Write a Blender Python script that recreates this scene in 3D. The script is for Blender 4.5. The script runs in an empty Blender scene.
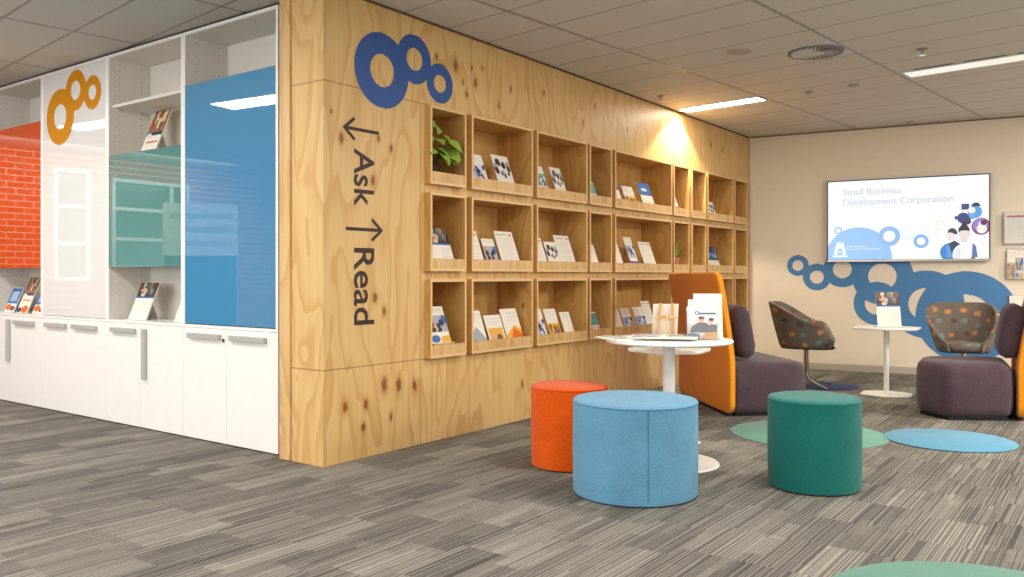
import bpy, bmesh, math, random
from mathutils import Matrix, Vector
random.seed(7)
PI = math.pi
C = bpy.context.scene.collection
sc = bpy.context.scene

# ------------------------------------------------------------------ helpers
def lin(c):
    out = []
    for v in c[:3]:
        v = v / 255.0
        out.append(v / 12.92 if v <= 0.04045 else ((v + 0.055) / 1.055) ** 2.4)
    return (*out, 1.0)

def newmat(name):
    m = bpy.data.materials.new(name); m.use_nodes = True
    nt = m.node_tree; b = nt.nodes['Principled BSDF']
    return m, nt, b

def nd(nt, t, **kw):
    n = nt.nodes.new(t)
    for k, v in kw.items():
        if k.startswith('i_'):
            key = k[2:]
            n.inputs[int(key) if key.isdigit() else key.replace('_', ' ')].default_value = v
        else:
            setattr(n, k, v)
    return n

def math_n(nt, op, a, b=None, c=None):
    n = nt.nodes.new('ShaderNodeMath'); n.operation = op
    for i, v in enumerate((a, b, c)):
        if v is None: continue
        if isinstance(v, (int, float)): n.inputs[i].default_value = v
        else: nt.links.new(v, n.inputs[i])
    return n.outputs[0]

def mixc(nt, fac, a, b, mode='MIX'):
    n = nt.nodes.new('ShaderNodeMix'); n.data_type = 'RGBA'; n.blend_type = mode
    if isinstance(fac, (int, float)): n.inputs[0].default_value = fac
    else: nt.links.new(fac, n.inputs[0])
    for sock, v in ((n.inputs[6], a), (n.inputs[7], b)):
        if isinstance(v, tuple): sock.default_value = v
        else: nt.links.new(v, sock)
    return n.outputs[2]

MATS = {}
def plain(rgb, rough=0.5, metal=0.0, ior=1.45, coat=0.0):
    key = (tuple(rgb), rough, metal, ior, coat)
    if key in MATS: return MATS[key]
    m, nt, b = newmat('paint_%d_%d_%d' % tuple(rgb))
    tc = nd(nt, 'ShaderNodeTexCoord'); n = nd(nt, 'ShaderNodeTexNoise', i_Scale=9.0, i_Detail=3.0)
    nt.links.new(tc.outputs['Object'], n.inputs['Vector'])
    base = lin(rgb); dark = tuple(v * 0.94 for v in base[:3]) + (1.0,)
    nt.links.new(mixc(nt, n.outputs['Fac'], dark, base), b.inputs['Base Color'])
    b.inputs['Roughness'].default_value = rough; b.inputs['Metallic'].default_value = metal
    b.inputs['IOR'].default_value = ior; b.inputs['Coat Weight'].default_value = coat
    MATS[key] = m
    return m

def fabric(rgb, name, scale=160.0, amt=0.35, ribs=False):
    m, nt, b = newmat(name)
    tc = nd(nt, 'ShaderNodeTexCoord')
    n = nd(nt, 'ShaderNodeTexNoise', i_Scale=scale, i_Detail=4.0, i_Roughness=0.7)
    nt.links.new(tc.outputs['Object'], n.inputs['Vector'])
    n2 = nd(nt, 'ShaderNodeTexNoise', i_Scale=6.0, i_Detail=3.0)
    nt.links.new(tc.outputs['Object'], n2.inputs['Vector'])
    base = lin(rgb)
    lo = tuple(v * (1 - amt) for v in base[:3]) + (1,); hi = tuple(min(1, v * (1 + amt)) for v in base[:3]) + (1,)
    f = math_n(nt, 'ADD', math_n(nt, 'MULTIPLY', n.outputs['Fac'], 0.75), math_n(nt, 'MULTIPLY', n2.outputs['Fac'], 0.25))
    f = math_n(nt, 'MULTIPLY_ADD', f, 2.2, -0.6)
    h = n.outputs['Fac']
    if ribs:
        w = nd(nt, 'ShaderNodeTexWave', i_Scale=22.0, i_Distortion=0.3, bands_direction='Z')
        nt.links.new(tc.outputs['Object'], w.inputs['Vector'])
        f = math_n(nt, 'ADD', math_n(nt, 'MULTIPLY', f, 0.6), math_n(nt, 'MULTIPLY', w.outputs['Fac'], 0.4))
        h = w.outputs['Fac']
    cl = nd(nt, 'ShaderNodeClamp'); nt.links.new(f, cl.inputs[0])
    nt.links.new(mixc(nt, cl.outputs[0], lo, hi), b.inputs['Base Color'])
    b.inputs['Roughness'].default_value = 0.95
    b.inputs['Specular IOR Level'].default_value = 0.15
    b.inputs['Sheen Weight'].default_value = 0.15
    bp = nd(nt, 'ShaderNodeBump', i_Strength=0.25, i_Distance=0.002)
    nt.links.new(h, bp.inputs['Height']); nt.links.new(bp.outputs[0], b.inputs['Normal'])
    return m

KNOTS = [(3.47, 0.33, .030), (3.64, 0.325, .030), (3.80, 0.43, .042), (3.93, 0.42, .042), (4.08, 0.40, .032), (3.86, 0.22, .022), (3.62, 0.19, .026), (3.44, 1.95, .030), (3.86, 1.94, .022), (3.70, 1.72, .030),
         (3.72, 0.99, .030), (3.80, 0.90, .026), (4.37, 2.55, .030), (4.50, 2.60, .034), (4.72, 2.52, .03), (4.62, 2.42, .022), (5.0, 2.40, .022), (4.30, 2.62, .022), (7.85, 2.55, .03), (8.95, 2.60, .03), (9.3, 2.58, .026), (4.58, 2.50, .016), (4.68, 2.62, .018), (4.80, 2.64, .015), (5.15, 2.55, .02), (5.6, 2.6, .022), (6.2, 2.45, .018), (6.4, 2.62, .02), (7.0, 2.5, .018), (3.36, 2.10, .014), (3.75, 1.99, .02), (5.3, 0.28, .026), (5.75, 0.22, .02)]
def wood_mat(name, seams=False, tone=1.0, axis='Z', tint=(1, 1, 1)):
    """Pine plywood: rotary cut figure running along AXIS, with knots."""
    m, nt, b = newmat(name)
    tc = nd(nt, 'ShaderNodeTexCoord'); oi = nd(nt, 'ShaderNodeObjectInfo')
    off = nd(nt, 'ShaderNodeVectorMath', operation='SCALE'); off.inputs[0].default_value = (7.3, 3.1, 5.7)
    nt.links.new(oi.outputs['Random'], off.inputs['Scale'])
    add = nd(nt, 'ShaderNodeVectorMath', operation='ADD')
    nt.links.new(tc.outputs['Object'], add.inputs[0])
    if not seams: nt.links.new(off.outputs[0], add.inputs[1])
    sx = nd(nt, 'ShaderNodeSeparateXYZ'); nt.links.new(add.outputs[0], sx.inputs[0])
    X, Y, Z = sx.outputs
    if axis == 'X': X, Z = Z, X
    u = math_n(nt, 'SUBTRACT', X, Y)                                   # across the grain, on any upright face
    cmb = nd(nt, 'ShaderNodeCombineXYZ'); nt.links.new(u, cmb.inputs[0]); nt.links.new(math_n(nt, 'MULTIPLY', Z, 0.22), cmb.inputs[2])
    nz = nd(nt, 'ShaderNodeTexNoise', i_Scale=3.2, i_Detail=2.0, i_Roughness=0.45, i_Distortion=0.3)
    nt.links.new(cmb.outputs[0], nz.inputs['Vector'])
    # knots
    ck = nd(nt, 'ShaderNodeCombineXYZ'); nt.links.new(u, ck.inputs[0]); nt.links.new(math_n(nt, 'MULTIPLY', Z, 0.62), ck.inputs[2])
    vo = nd(nt, 'ShaderNodeTexVoronoi', i_Scale=3.4, i_Randomness=0.9); nt.links.new(ck.outputs[0], vo.inputs['Vector'])
    sc_ = nd(nt, 'ShaderNodeSeparateColor'); nt.links.new(vo.outputs['Color'], sc_.inputs[0])
    has = math_n(nt, 'GREATER_THAN', sc_.outputs[0], 0.62)
    size = math_n(nt, 'MULTIPLY_ADD', sc_.outputs[1], 0.055, 0.04)
    kd = math_n(nt, 'DIVIDE', vo.outputs['Distance'], size)
    halo = math_n(nt, 'MULTIPLY', has, math_n(nt, 'POWER', 2.718, math_n(nt, 'MULTIPLY', kd, -0.42)))
    # figure: contour lines of the noise field
    band = math_n(nt, 'ADD', math_n(nt, 'MULTIPLY', nz.outputs['Fac'], 9.0), math_n(nt, 'MULTIPLY', halo, 2.6))
    fr = math_n(nt, 'FRACT', band)
    rp = nd(nt, 'ShaderNodeValToRGB'); nt.links.new(fr, rp.inputs[0])
    def t(c): return tuple(min(1, v * tone * k) for v, k in zip(lin(c)[:3], tint)) + (1,)
    el = rp.color_ramp.elements
    el[0].position = 0.0; el[0].color = t((224, 192, 142))
    el[1].position = 1.0; el[1].color = t((208, 166, 112))
    e = el.new(0.55); e.color = t((219, 184, 131))
    e = el.new(0.88); e.color = t((202, 157, 103))
    # fine fibres along the grain
    cf = nd(nt, 'ShaderNodeCombineXYZ'); nt.links.new(math_n(nt, 'MULTIPLY', u, 38.0), cf.inputs[0]); nt.links.new(math_n(nt, 'MULTIPLY', Z, 1.6), cf.inputs[2])
    nf = nd(nt, 'ShaderNodeTexNoise', i_Scale=1.0, i_Detail=3.0); nt.links.new(cf.outputs[0], nf.inputs['Vector'])
    col = mixc(nt, math_n(nt, 'MULTIPLY', nf.outputs['Fac'], 0.62), rp.outputs[0], t((184, 140, 88)))
    # broad tone
    nb = nd(nt, 'ShaderNodeTexNoise', i_Scale=1.3, i_Detail=1.0); nt.links.new(ck.outputs[0], nb.inputs['Vector'])
    col = mixc(nt, math_n(nt, 'MULTIPLY', nb.outputs['Fac'], 0.35), col, t((204, 166, 108)))
    if seams:                                                     # the big knots where this wall has them
        xk = nd(nt, 'ShaderNodeSeparateXYZ'); nt.links.new(tc.outputs['Object'], xk.inputs[0])
        wob = nd(nt, 'ShaderNodeTexNoise', i_Scale=30.0, i_Detail=2.0); nt.links.new(tc.outputs['Object'], wob.inputs['Vector'])
        for kx, kz, ks in KNOTS:
            ex = math_n(nt, 'DIVIDE', math_n(nt, 'SUBTRACT', xk.outputs[0], kx), ks * 0.62)
            ez = math_n(nt, 'DIVIDE', math_n(nt, 'SUBTRACT', xk.outputs[2], kz), ks * 1.15)
            dd = math_n(nt, 'SQRT', math_n(nt, 'ADD', math_n(nt, 'MULTIPLY', ex, ex), math_n(nt, 'MULTIPLY', ez, ez)))
            dd = math_n(nt, 'ADD', dd, math_n(nt, 'MULTIPLY_ADD', wob.outputs['Fac'], 0.9, -0.45))
            for w0, w1, fac, cc in ((0.9, 2.6, 0.45, (176, 120, 62)), (0.55, 1.25, 0.85, (120, 66, 28))):
                q = nd(nt, 'ShaderNodeMapRange', i_1=w0, i_2=w1, i_3=fac, i_4=0.0); nt.links.new(dd, q.inputs[0])
                col = mixc(nt, q.outputs[0], col, t(cc))
    kr = nd(nt, 'ShaderNodeMapRange', i_1=0.75, i_2=1.25, i_3=0.85, i_4=0.0); nt.links.new(kd, kr.inputs[0])
    col = mixc(nt, math_n(nt, 'MULTIPLY', kr.outputs[0], has), col, t((112, 60, 26)))
    if seams:
        xs = nd(nt, 'ShaderNodeSeparateXYZ'); nt.links.new(tc.outputs['Object'], xs.inputs[0])
        def line(sock, pos, w=0.0035):
            return math_n(nt, 'LESS_THAN', math_n(nt, 'ABSOLUTE', math_n(nt, 'SUBTRACT', sock, pos)), w)
        tot = None
        low = math_n(nt, 'LESS_THAN', xs.outputs[2], 0.567); mid = math_n(nt, 'GREATER_THAN', xs.outputs[2], 2.277)
        for ln in ([line(xs.outputs[2], 0.567), line(xs.outputs[2], 2.277)]
                   + [math_n(nt, 'MULTIPLY', line(xs.outputs[0], p), low) for p in (4.135, 6.43, 8.83)]
                   + [math_n(nt, 'MULTIPLY', line(xs.outputs[0], p), mid) for p in (5.38, 7.87)]
                   + [math_n(nt, 'MULTIPLY', line(xs.outputs[0], 4.135), math_n(nt, 'SUBTRACT', 1.0, mid))]):
            tot = ln if tot is None else math_n(nt, 'MAXIMUM', tot, ln)
        col = mixc(nt, math_n(nt, 'MULTIPLY', tot, 0.6), col, t((110, 70, 34)))
    nt.links.new(col, b.inputs['Base Color'])
    b.inputs['Roughness'].default_value = 0.42; b.inputs['Specular IOR Level'].default_value = 0.35
    return m

def smooth(me, ang=35):
    for p in me.polygons: p.use_smooth = True
    me.set_sharp_from_angle(angle=math.radians(ang))

def link(name, bm, mats, parent=None, loc=None, rotz=0.0, sm=True, ang=35):
    bmesh.ops.recalc_face_normals(bm, faces=bm.faces[:]) if bm.faces else None
    me = bpy.data.meshes.new(name); bm.to_mesh(me); bm.free()
    for m in (mats if isinstance(mats, (list, tuple)) else [mats]): me.materials.append(m)
    if sm: smooth(me, ang)
    o = bpy.data.objects.new(name, me); C.objects.link(o)
    if parent is not None: o.parent = parent
    if loc is not None: o.location = loc
    o.rotation_euler = (0, 0, rotz)
    return o

def tag(o, label, cat, group=None):
    o['label'] = label; o['category'] = cat
    if group: o['group'] = group
    return o

def thing(name, label, cat, loc=(0, 0, 0), rotz=0.0, group=None):
    o = bpy.data.objects.new(name, None); C.objects.link(o)
    o.location = loc; o.rotation_euler = (0, 0, rotz); o.empty_display_size = 0.1
    return tag(o, label, cat, group)

def struct(name, bm, mats, loc=None, rotz=0.0, parent=None, sm=False):
    o = link(name, bm, mats, parent, loc, rotz, sm=sm)
    if parent is None: o['kind'] = 'structure'
    return o

def B(): return bmesh.new()

def box(bm, x0, x1, y0, y1, z0, z1, mi=0, bev=0.0, seg=2, M=None):
    vs = [bm.verts.new(Vector((x, y, z))) for z in (z0, z1) for y in (y0, y1) for x in (x0, x1)]
    if M is not None:
        for v in vs: v.co = M @ v.co
    fs = [bm.faces.new([vs[i] for i in q]) for q in ((0, 2, 3, 1), (4, 5, 7, 6), (0, 1, 5, 4), (2, 6, 7, 3), (0, 4, 6, 2), (1, 3, 7, 5))]
    for f in fs: f.material_index = mi
    if bev > 0:
        es = list({e for f in fs for e in f.edges})
        r = bmesh.ops.bevel(bm, geom=es, offset=bev, segments=seg, affect='EDGES', profile=0.5)
        for f in r['faces']: f.material_index = mi
    return bm

def lathe(bm, prof, seg=48, mi=0, cx=0.0, cy=0.0):
    rings = []
    for r, z in prof:
        if r < 1e-6: rings.append([bm.verts.new((cx, cy, z))])
        else: rings.append([bm.verts.new((cx + r * math.cos(2 * PI * i / seg), cy + r * math.sin(2 * PI * i / seg), z)) for i in range(seg)])
    for a, b in zip(rings, rings[1:]):
        for i in range(seg):
            j = (i + 1) % seg
            if len(a) == 1 and len(b) == 1: continue
            if len(a) == 1: f = bm.faces.new((a[0], b[j], b[i]))
            elif len(b) == 1: f = bm.faces.new((a[i], a[j], b[0]))
            else: f = bm.faces.new((a[i], a[j], b[j], b[i]))
            f.material_index = mi
    return bm

def loft(bm, rings, mi=0, cap0=True, cap1=True, closed=True):
    R = [[bm.verts.new(Vector(p)) for p in r] for r in rings]
    n = len(R[0])
    for a, b in zip(R, R[1:]):
        for i in range(n if closed else n - 1):
            j = (i + 1) % n
            f = bm.faces.new((a[i], a[j], b[j], b[i])); f.material_index = mi
    if cap0: bm.faces.new(R[0][::-1]).material_index = mi
    if cap1: bm.faces.new(R[-1]).material_index = mi
    return bm

def tube(bm, p0, p1, r0, r1=None, seg=16, mi=0):
    r1 = r0 if r1 is None else r1
    p0, p1 = Vector(p0), Vector(p1); d = (p1 - p0).normalized()
    a = d.orthogonal().normalized(); b = d.cross(a)
    rg = [[p + (a * math.cos(2 * PI * i / seg) + b * math.sin(2 * PI * i / seg)) * r for i in range(seg)] for p, r in ((p0, r0), (p1, r1))]
    return loft(bm, rg, mi)

def rrect(w, h, r, n=6, cx=0.0, cy=0.0):
    """Rounded rectangle outline (counter-clockwise); r: one radius or four (se, ne, nw, sw)."""
    rs = (r,) * 4 if isinstance(r, (int, float)) else r
    pts = []
    for k, (sx, sy) in enumerate(((1, -1), (1, 1), (-1, 1), (-1, -1))):
        q = max(rs[k], 1e-4); ox, oy = cx + sx * (w / 2 - q), cy + sy * (h / 2 - q)
        for i in range(n + 1):
            a = -PI / 2 + k * PI / 2 + (PI / 2) * i / n
            pts.append((ox + q * math.cos(a), oy + q * math.sin(a)))
    return pts

def ellipse(cx, cy, a, b=None, n=36):
    b = a if b is None else b
    return [(cx + a * math.cos(2 * PI * i / n), cy + b * math.sin(2 * PI * i / n)) for i in range(n)]

def strip_shape(bm, pred, x0, x1, z0, z1, dz, y, mi=0, nx=400):
    """Flat shape in the XZ plane (facing -Y) filled where pred(x, z)."""
    def spans(z):
        out = []; prev = False; px = x0; start = None
        for i in range(nx + 1):
            x = x0 + (x1 - x0) * i / nx; cur = pred(x, z)
            if cur != prev:
                lo, hi = (px, x)
                for _ in range(14):
                    m = (lo + hi) / 2
                    if pred(m, z) == prev: lo = m
                    else: hi = m
                if cur: start = (lo + hi) / 2
                else: out.append((start, (lo + hi) / 2)); start = None
            prev = cur; px = x
        if start is not None: out.append((start, x1))
        return out
    n = int(round((z1 - z0) / dz)); za = z0; A = spans(za)
    for i in range(n):
        zb = z0 + (z1 - z0) * (i + 1) / n; Bs = spans(zb)
        if len(A) == len(Bs) and all(a[0] < b[1] and b[0] < a[1] for a, b in zip(A, Bs)):
            q = [((a[0], za), (a[1], za), (b[1], zb), (b[0], zb)) for a, b in zip(A, Bs)]
        else:
            q = [((s, za), (e, za), (e, zb), (s, zb)) for s, e in spans((za + zb) / 2)]
        for f in q:
            bm.faces.new([bm.verts.new((p[0], y, p[1])) for p in f]).material_index = mi
        za, A = zb, Bs
    bmesh.ops.remove_doubles(bm, verts=bm.verts[:], dist=1e-5)

    return bm

def annuli(rings):
    def pred(x, z):
        for cx, cz, R, r in rings:
            d = math.hypot(x - cx, z - cz)
            if r <= d <= R: return True
        return False
    return pred

def flat(bm, pts, y, mi=0, M=None):
    """Polygon in the XZ plane facing -Y (counter-clockwise seen from -Y)."""
    vs = [bm.verts.new(Vector((p[0], y, p[1]))) for p in pts]
    if M is not None:
        for v in vs: v.co = M @ v.co
    f = bm.faces.new(vs); f.material_index = mi
    return f

def text_mesh(s, size, fit=None, bold=0.0):
    """Mesh of the lettering in the XY plane, fitted to width/height FIT (w, cap height)."""
    cu = bpy.data.curves.new('lettering', 'FONT'); cu.body = s; cu.size = size; cu.offset = bold; cu.resolution_u = 6
    o = bpy.data.objects.new('lettering', cu); C.objects.link(o)
    dg = bpy.context.evaluated_depsgraph_get()
    me = bpy.data.meshes.new_from_object(o.evaluated_get(dg))
    bpy.data.objects.remove(o); bpy.data.curves.remove(cu)
    xs = [v.co.x for v in me.vertices]; ys = [v.co.y for v in me.vertices]
    if fit:
        sx = fit[0] / (max(xs) - min(xs)); sy = fit[1] / max(ys); x0 = min(xs)
        for v in me.vertices: v.co.x = (v.co.x - x0) * sx; v.co.y *= sy
    return me

def add_text(bm, s, fit, M, mi=0, bold=0.0):
    me = text_mesh(s, 1.0, fit, bold); n = len(bm.verts); nf = len(bm.faces)
    bm.from_mesh(me); bm.verts.ensure_lookup_table(); bm.faces.ensure_lookup_table()
    for v in bm.verts[n:]: v.co = M @ v.co
    for f in bm.faces[nf:]: f.material_index = mi
    bpy.data.meshes.remove(me)

# camera-aligned ground coordinates: r metres to the right, d metres ahead of the camera's foot
F_PX = 838.0
TH = math.atan(618 / 838.0); CT, ST = math.cos(TH), math.sin(TH)
def P(r, d, z=0.0): return (d * CT + r * ST, d * ST - r * CT, z)
CAMROT = math.atan2(-CT, ST)                       # rotation that lines local X up with "right"

# ------------------------------------------------------------------ materials
M_WALLPLY = wood_mat('pine_plywood_wall', seams=True, tone=1.07, tint=(0.985, 1.0, 0.92))
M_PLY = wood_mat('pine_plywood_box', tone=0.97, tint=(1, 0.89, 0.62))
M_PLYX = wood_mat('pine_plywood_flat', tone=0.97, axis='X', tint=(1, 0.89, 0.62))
M_PALEPLY = wood_mat('pine_plywood_pale', tone=1.05)
M_EDGE = plain((226, 190, 138), 0.5)
M_WHITE = plain((243, 240, 235), 0.35)
M_WHITEIN = plain((226, 220, 210), 0.5)
M_TABLE = plain((244, 242, 236), 0.3)
M_BLACK = plain((20, 19, 19), 0.6)
M_ALU = plain((186, 185, 181), 0.4, 0.15)
M_CHROME = plain((205, 200, 190), 0.12, 1.0)
M_PAPER = plain((240, 233, 219), 0.6)
M_BACKWALL = plain((226, 213, 194), 0.8)
M_BASEB = plain((182, 174, 164), 0.5)
M_DECAL = plain((70, 124, 174), 0.55)
M_NAVYDECAL = plain((44, 84, 152), 0.5)
M_INK = plain((46, 32, 24), 0.5)
M_AMBER = plain((204, 134, 4), 0.6, 0.0, 1.2)
M_ORANGE = fabric((218, 86, 10), 'orange_felt')
M_BLUE = fabric((94, 146, 176), 'sky_blue_felt')
M_TEAL = fabric((24, 104, 97), 'teal_felt')
M_PURPLE = fabric((80, 63, 70), 'plum_wool', 120, 0.5)
M_SCREEN = fabric((216, 124, 18), 'amber_ribbed_felt', 200, 0.3, ribs=True)
M_SCREENEDGE = fabric((234, 150, 36), 'amber_felt_edge', 200, 0.25)

def glass_panel(rgb, name):
    m, nt, b = newmat(name)
    b.inputs['Base Color'].default_value = lin(rgb)
    b.inputs['Roughness'].default_value = 0.02; b.inputs['IOR'].default_value = 2.1
    return m
M_GBLUE = glass_panel((66, 138, 182), 'blue_back_painted_glass')
M_GTEAL = glass_panel((80, 136, 132), 'teal_back_painted_glass')
M_GORANGE = glass_panel((204, 70, 10), 'orange_back_painted_glass')
M_GWHITE = glass_panel((230, 229, 226), 'white_back_painted_glass')

def acrylic():
    m, nt, b = newmat('clear_acrylic')
    b.inputs['Base Color'].default_value = (0.9, 0.92, 0.93, 1); b.inputs['Roughness'].default_value = 0.05
    tr = nd(nt, 'ShaderNodeBsdfTransparent'); mx = nd(nt, 'ShaderNodeMixShader'); fr = nd(nt, 'ShaderNodeFresnel', i_IOR=1.3)
    nt.links.new(math_n(nt, 'ADD', fr.outputs[0], 0.10), mx.inputs[0]); nt.links.new(tr.outputs[0], mx.inputs[1]); nt.links.new(b.outputs[0], mx.inputs[2])
    nt.links.new(mx.outputs[0], nt.nodes['Material Output'].inputs[0])
    return m
M_ACRYL = acrylic()

def emit(rgb, strength, name):
    m, nt, b = newmat(name)
    b.inputs['Base Color'].default_value = (0.02, 0.02, 0.02, 1); b.inputs['Roughness'].default_value = 0.25
    b.inputs['Emission Color'].default_value = lin(rgb); b.inputs['Emission Strength'].default_value = strength
    return m

def carpet():
    m, nt, b = newmat('striped_carpet_tiles')
    tc = nd(nt, 'ShaderNodeTexCoord'); s = nd(nt, 'ShaderNodeSeparateXYZ'); nt.links.new(tc.outputs['Object'], s.inputs[0])
    X, Y = s.outputs[0], s.outputs[1]
    def wn(a, bb, dim='2D'):
        n = nd(nt, 'ShaderNodeTexWhiteNoise', noise_dimensions='2D'); c = nd(nt, 'ShaderNodeCombineXYZ')
        for k, v in ((0, a), (1, bb)):
            if isinstance(v, (int, float)): c.inputs[k].default_value = v
            else: nt.links.new(v, c.inputs[k])
        nt.links.new(c.outputs[0], n.inputs['Vector']); return n.outputs['Value']
    fl = lambda v: math_n(nt, 'FLOOR', v)
    row = fl(math_n(nt, 'DIVIDE', Y, 0.25))
    shift = wn(row, 3.3)
    col = fl(math_n(nt, 'ADD', math_n(nt, 'DIVIDE', X, 0.40), math_n(nt, 'MULTIPLY', fl(math_n(nt, 'MULTIPLY', shift, 4)), 0.25)))
    # irregular stripe widths: warp Y by a 1D noise before slicing
    n1 = nd(nt, 'ShaderNodeTexNoise', noise_dimensions='1D', i_Scale=24.0, i_Detail=0.0)
    nt.links.new(math_n(nt, 'ADD', Y, math_n(nt, 'MULTIPLY', col, 17.31)), n1.inputs['W'])
    yy = math_n(nt, 'ADD', math_n(nt, 'MULTIPLY', Y, 58.0), math_n(nt, 'MULTIPLY', n1.outputs['Fac'], 2.0))
    half = fl(math_n(nt, 'ADD', math_n(nt, 'MULTIPLY', X, 4.0), math_n(nt, 'MULTIPLY', wn(fl(math_n(nt, 'MULTIPLY', yy, 0.34)), 9.1), 3.0)))
    a = wn(fl(yy), col)
    broad = wn(fl(math_n(nt, 'MULTIPLY', yy, 0.2)), fl(math_n(nt, 'MULTIPLY', half, 0.62)))
    fib = nd(nt, 'ShaderNodeTexNoise', i_Scale=260.0, i_Detail=2.0); nt.links.new(tc.outputs['Object'], fib.inputs['Vector'])
    ratio = math_n(nt, 'ADD', math_n(nt, 'MULTIPLY_ADD', broad, 0.42, 0.05), math_n(nt, 'MULTIPLY', a, 0.42))                  # share of dark yarn in this patch
    pale = math_n(nt, 'GREATER_THAN', math_n(nt, 'FRACT', yy), ratio)
    patch = wn(math_n(nt, 'ADD', fl(math_n(nt, 'DIVIDE', Y, 0.17)), 31.7), col)
    v = math_n(nt, 'ADD', math_n(nt, 'MULTIPLY', pale, 0.36), math_n(nt, 'MULTIPLY', a, 0.12))
    v = math_n(nt, 'ADD', v, math_n(nt, 'MULTIPLY', patch, 0.28))
    v = math_n(nt, 'ADD', v, math_n(nt, 'MULTIPLY', wn(half, fl(math_n(nt, 'MULTIPLY', yy, 0.2))), 0.12))
    v = math_n(nt, 'ADD', v, math_n(nt, 'MULTIPLY_ADD', fib.outputs['Fac'], 0.3, -0.12))
    rp = nd(nt, 'ShaderNodeValToRGB'); nt.links.new(v, rp.inputs[0])
    el = rp.color_ramp.elements
    el[0].position = 0.10; el[0].color = lin((78, 76, 72)); el[1].position = 0.88; el[1].color = lin((155, 151, 140))
    e = el.new(0.36); e.color = lin((101, 97, 91)); e = el.new(0.62); e.color = lin((128, 124, 115))
    nt.links.new(rp.outputs[0], b.inputs['Base Color'])
    b.inputs['Roughness'].default_value = 1.0; b.inputs['Specular IOR Level'].default_value = 0.05
    bp = nd(nt, 'ShaderNodeBump', i_Strength=0.3, i_Distance=0.003); nt.links.new(fib.outputs['Fac'], bp.inputs['Height'])
    nt.links.new(bp.outputs[0], b.inputs['Normal'])
    return m

GA = math.radians(-6.5)
ga = (math.cos(GA), math.sin(GA)); gb = (-ga[1], ga[0])
def G(a, b, z=2.84): return (a * ga[0] + b * gb[0], a * ga[1] + b * gb[1], z)

def ceiling_mat():
    m, nt, b = newmat('ceiling_tiles_in_grid')
    tc = nd(nt, 'ShaderNodeTexCoord'); mp = nd(nt, 'ShaderNodeMapping', vector_type='TEXTURE'); mp.inputs['Rotation'].default_value = (0, 0, GA)
    nt.links.new(tc.outputs['Object'], mp.inputs[0]); s = nd(nt, 'ShaderNodeSeparateXYZ'); nt.links.new(mp.outputs[0], s.inputs[0])
    def bars(sock, step, off, w):
        q = math_n(nt, 'DIVIDE', math_n(nt, 'SUBTRACT', sock, off), step)
        return math_n(nt, 'LESS_THAN', math_n(nt, 'ABSOLUTE', math_n(nt, 'SUBTRACT', math_n(nt, 'FRACT', math_n(nt, 'ADD', q, 100.5)), 0.5)), w / step / 2)
    g1 = bars(s.outputs[1], 1.27, 3.72, 0.030); g2 = bars(s.outputs[0], 0.4355, 0.036, 0.018)
    g = math_n(nt, 'MAXIMUM', g1, g2)
    n = nd(nt, 'ShaderNodeTexNoise', i_Scale=120.0, i_Detail=3.0); nt.links.new(tc.outputs['Object'], n.inputs['Vector'])
    tile = mixc(nt, n.outputs['Fac'], lin((196, 190, 180)), lin((212, 206, 196)))
    nt.links.new(mixc(nt, g, tile, lin((146, 142, 138))), b.inputs['Base Color'])
    r = math_n(nt, 'MULTIPLY_ADD', g, -0.45, 0.9); nt.links.new(r, b.inputs['Roughness'])
    return m

def brick_mat():
    m, nt, b = newmat('red_brick')
    tc = nd(nt, 'ShaderNodeTexCoord'); mp = nd(nt, 'ShaderNodeMapping'); mp.inputs['Rotation'].default_value = (PI / 2, 0, 0)
    nt.links.new(tc.outputs['Object'], mp.inputs[0])
    br = nd(nt, 'ShaderNodeTexBrick', i_Scale=1.0); br.inputs['Color1'].default_value = lin((186, 104, 74)); br.inputs['Color2'].default_value = lin((160, 84, 58))
    br.inputs['Mortar'].default_value = lin((216, 196, 180)); br.inputs['Mortar Size'].default_value = 0.008
    br.inputs['Brick Width'].default_value = 0.23; br.inputs['Row Height'].default_value = 0.085
    nt.links.new(mp.outputs[0], br.inputs['Vector']); nt.links.new(br.outputs['Color'], b.inputs['Base Color'])
    b.inputs['Roughness'].default_value = 0.9
    return m

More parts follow.
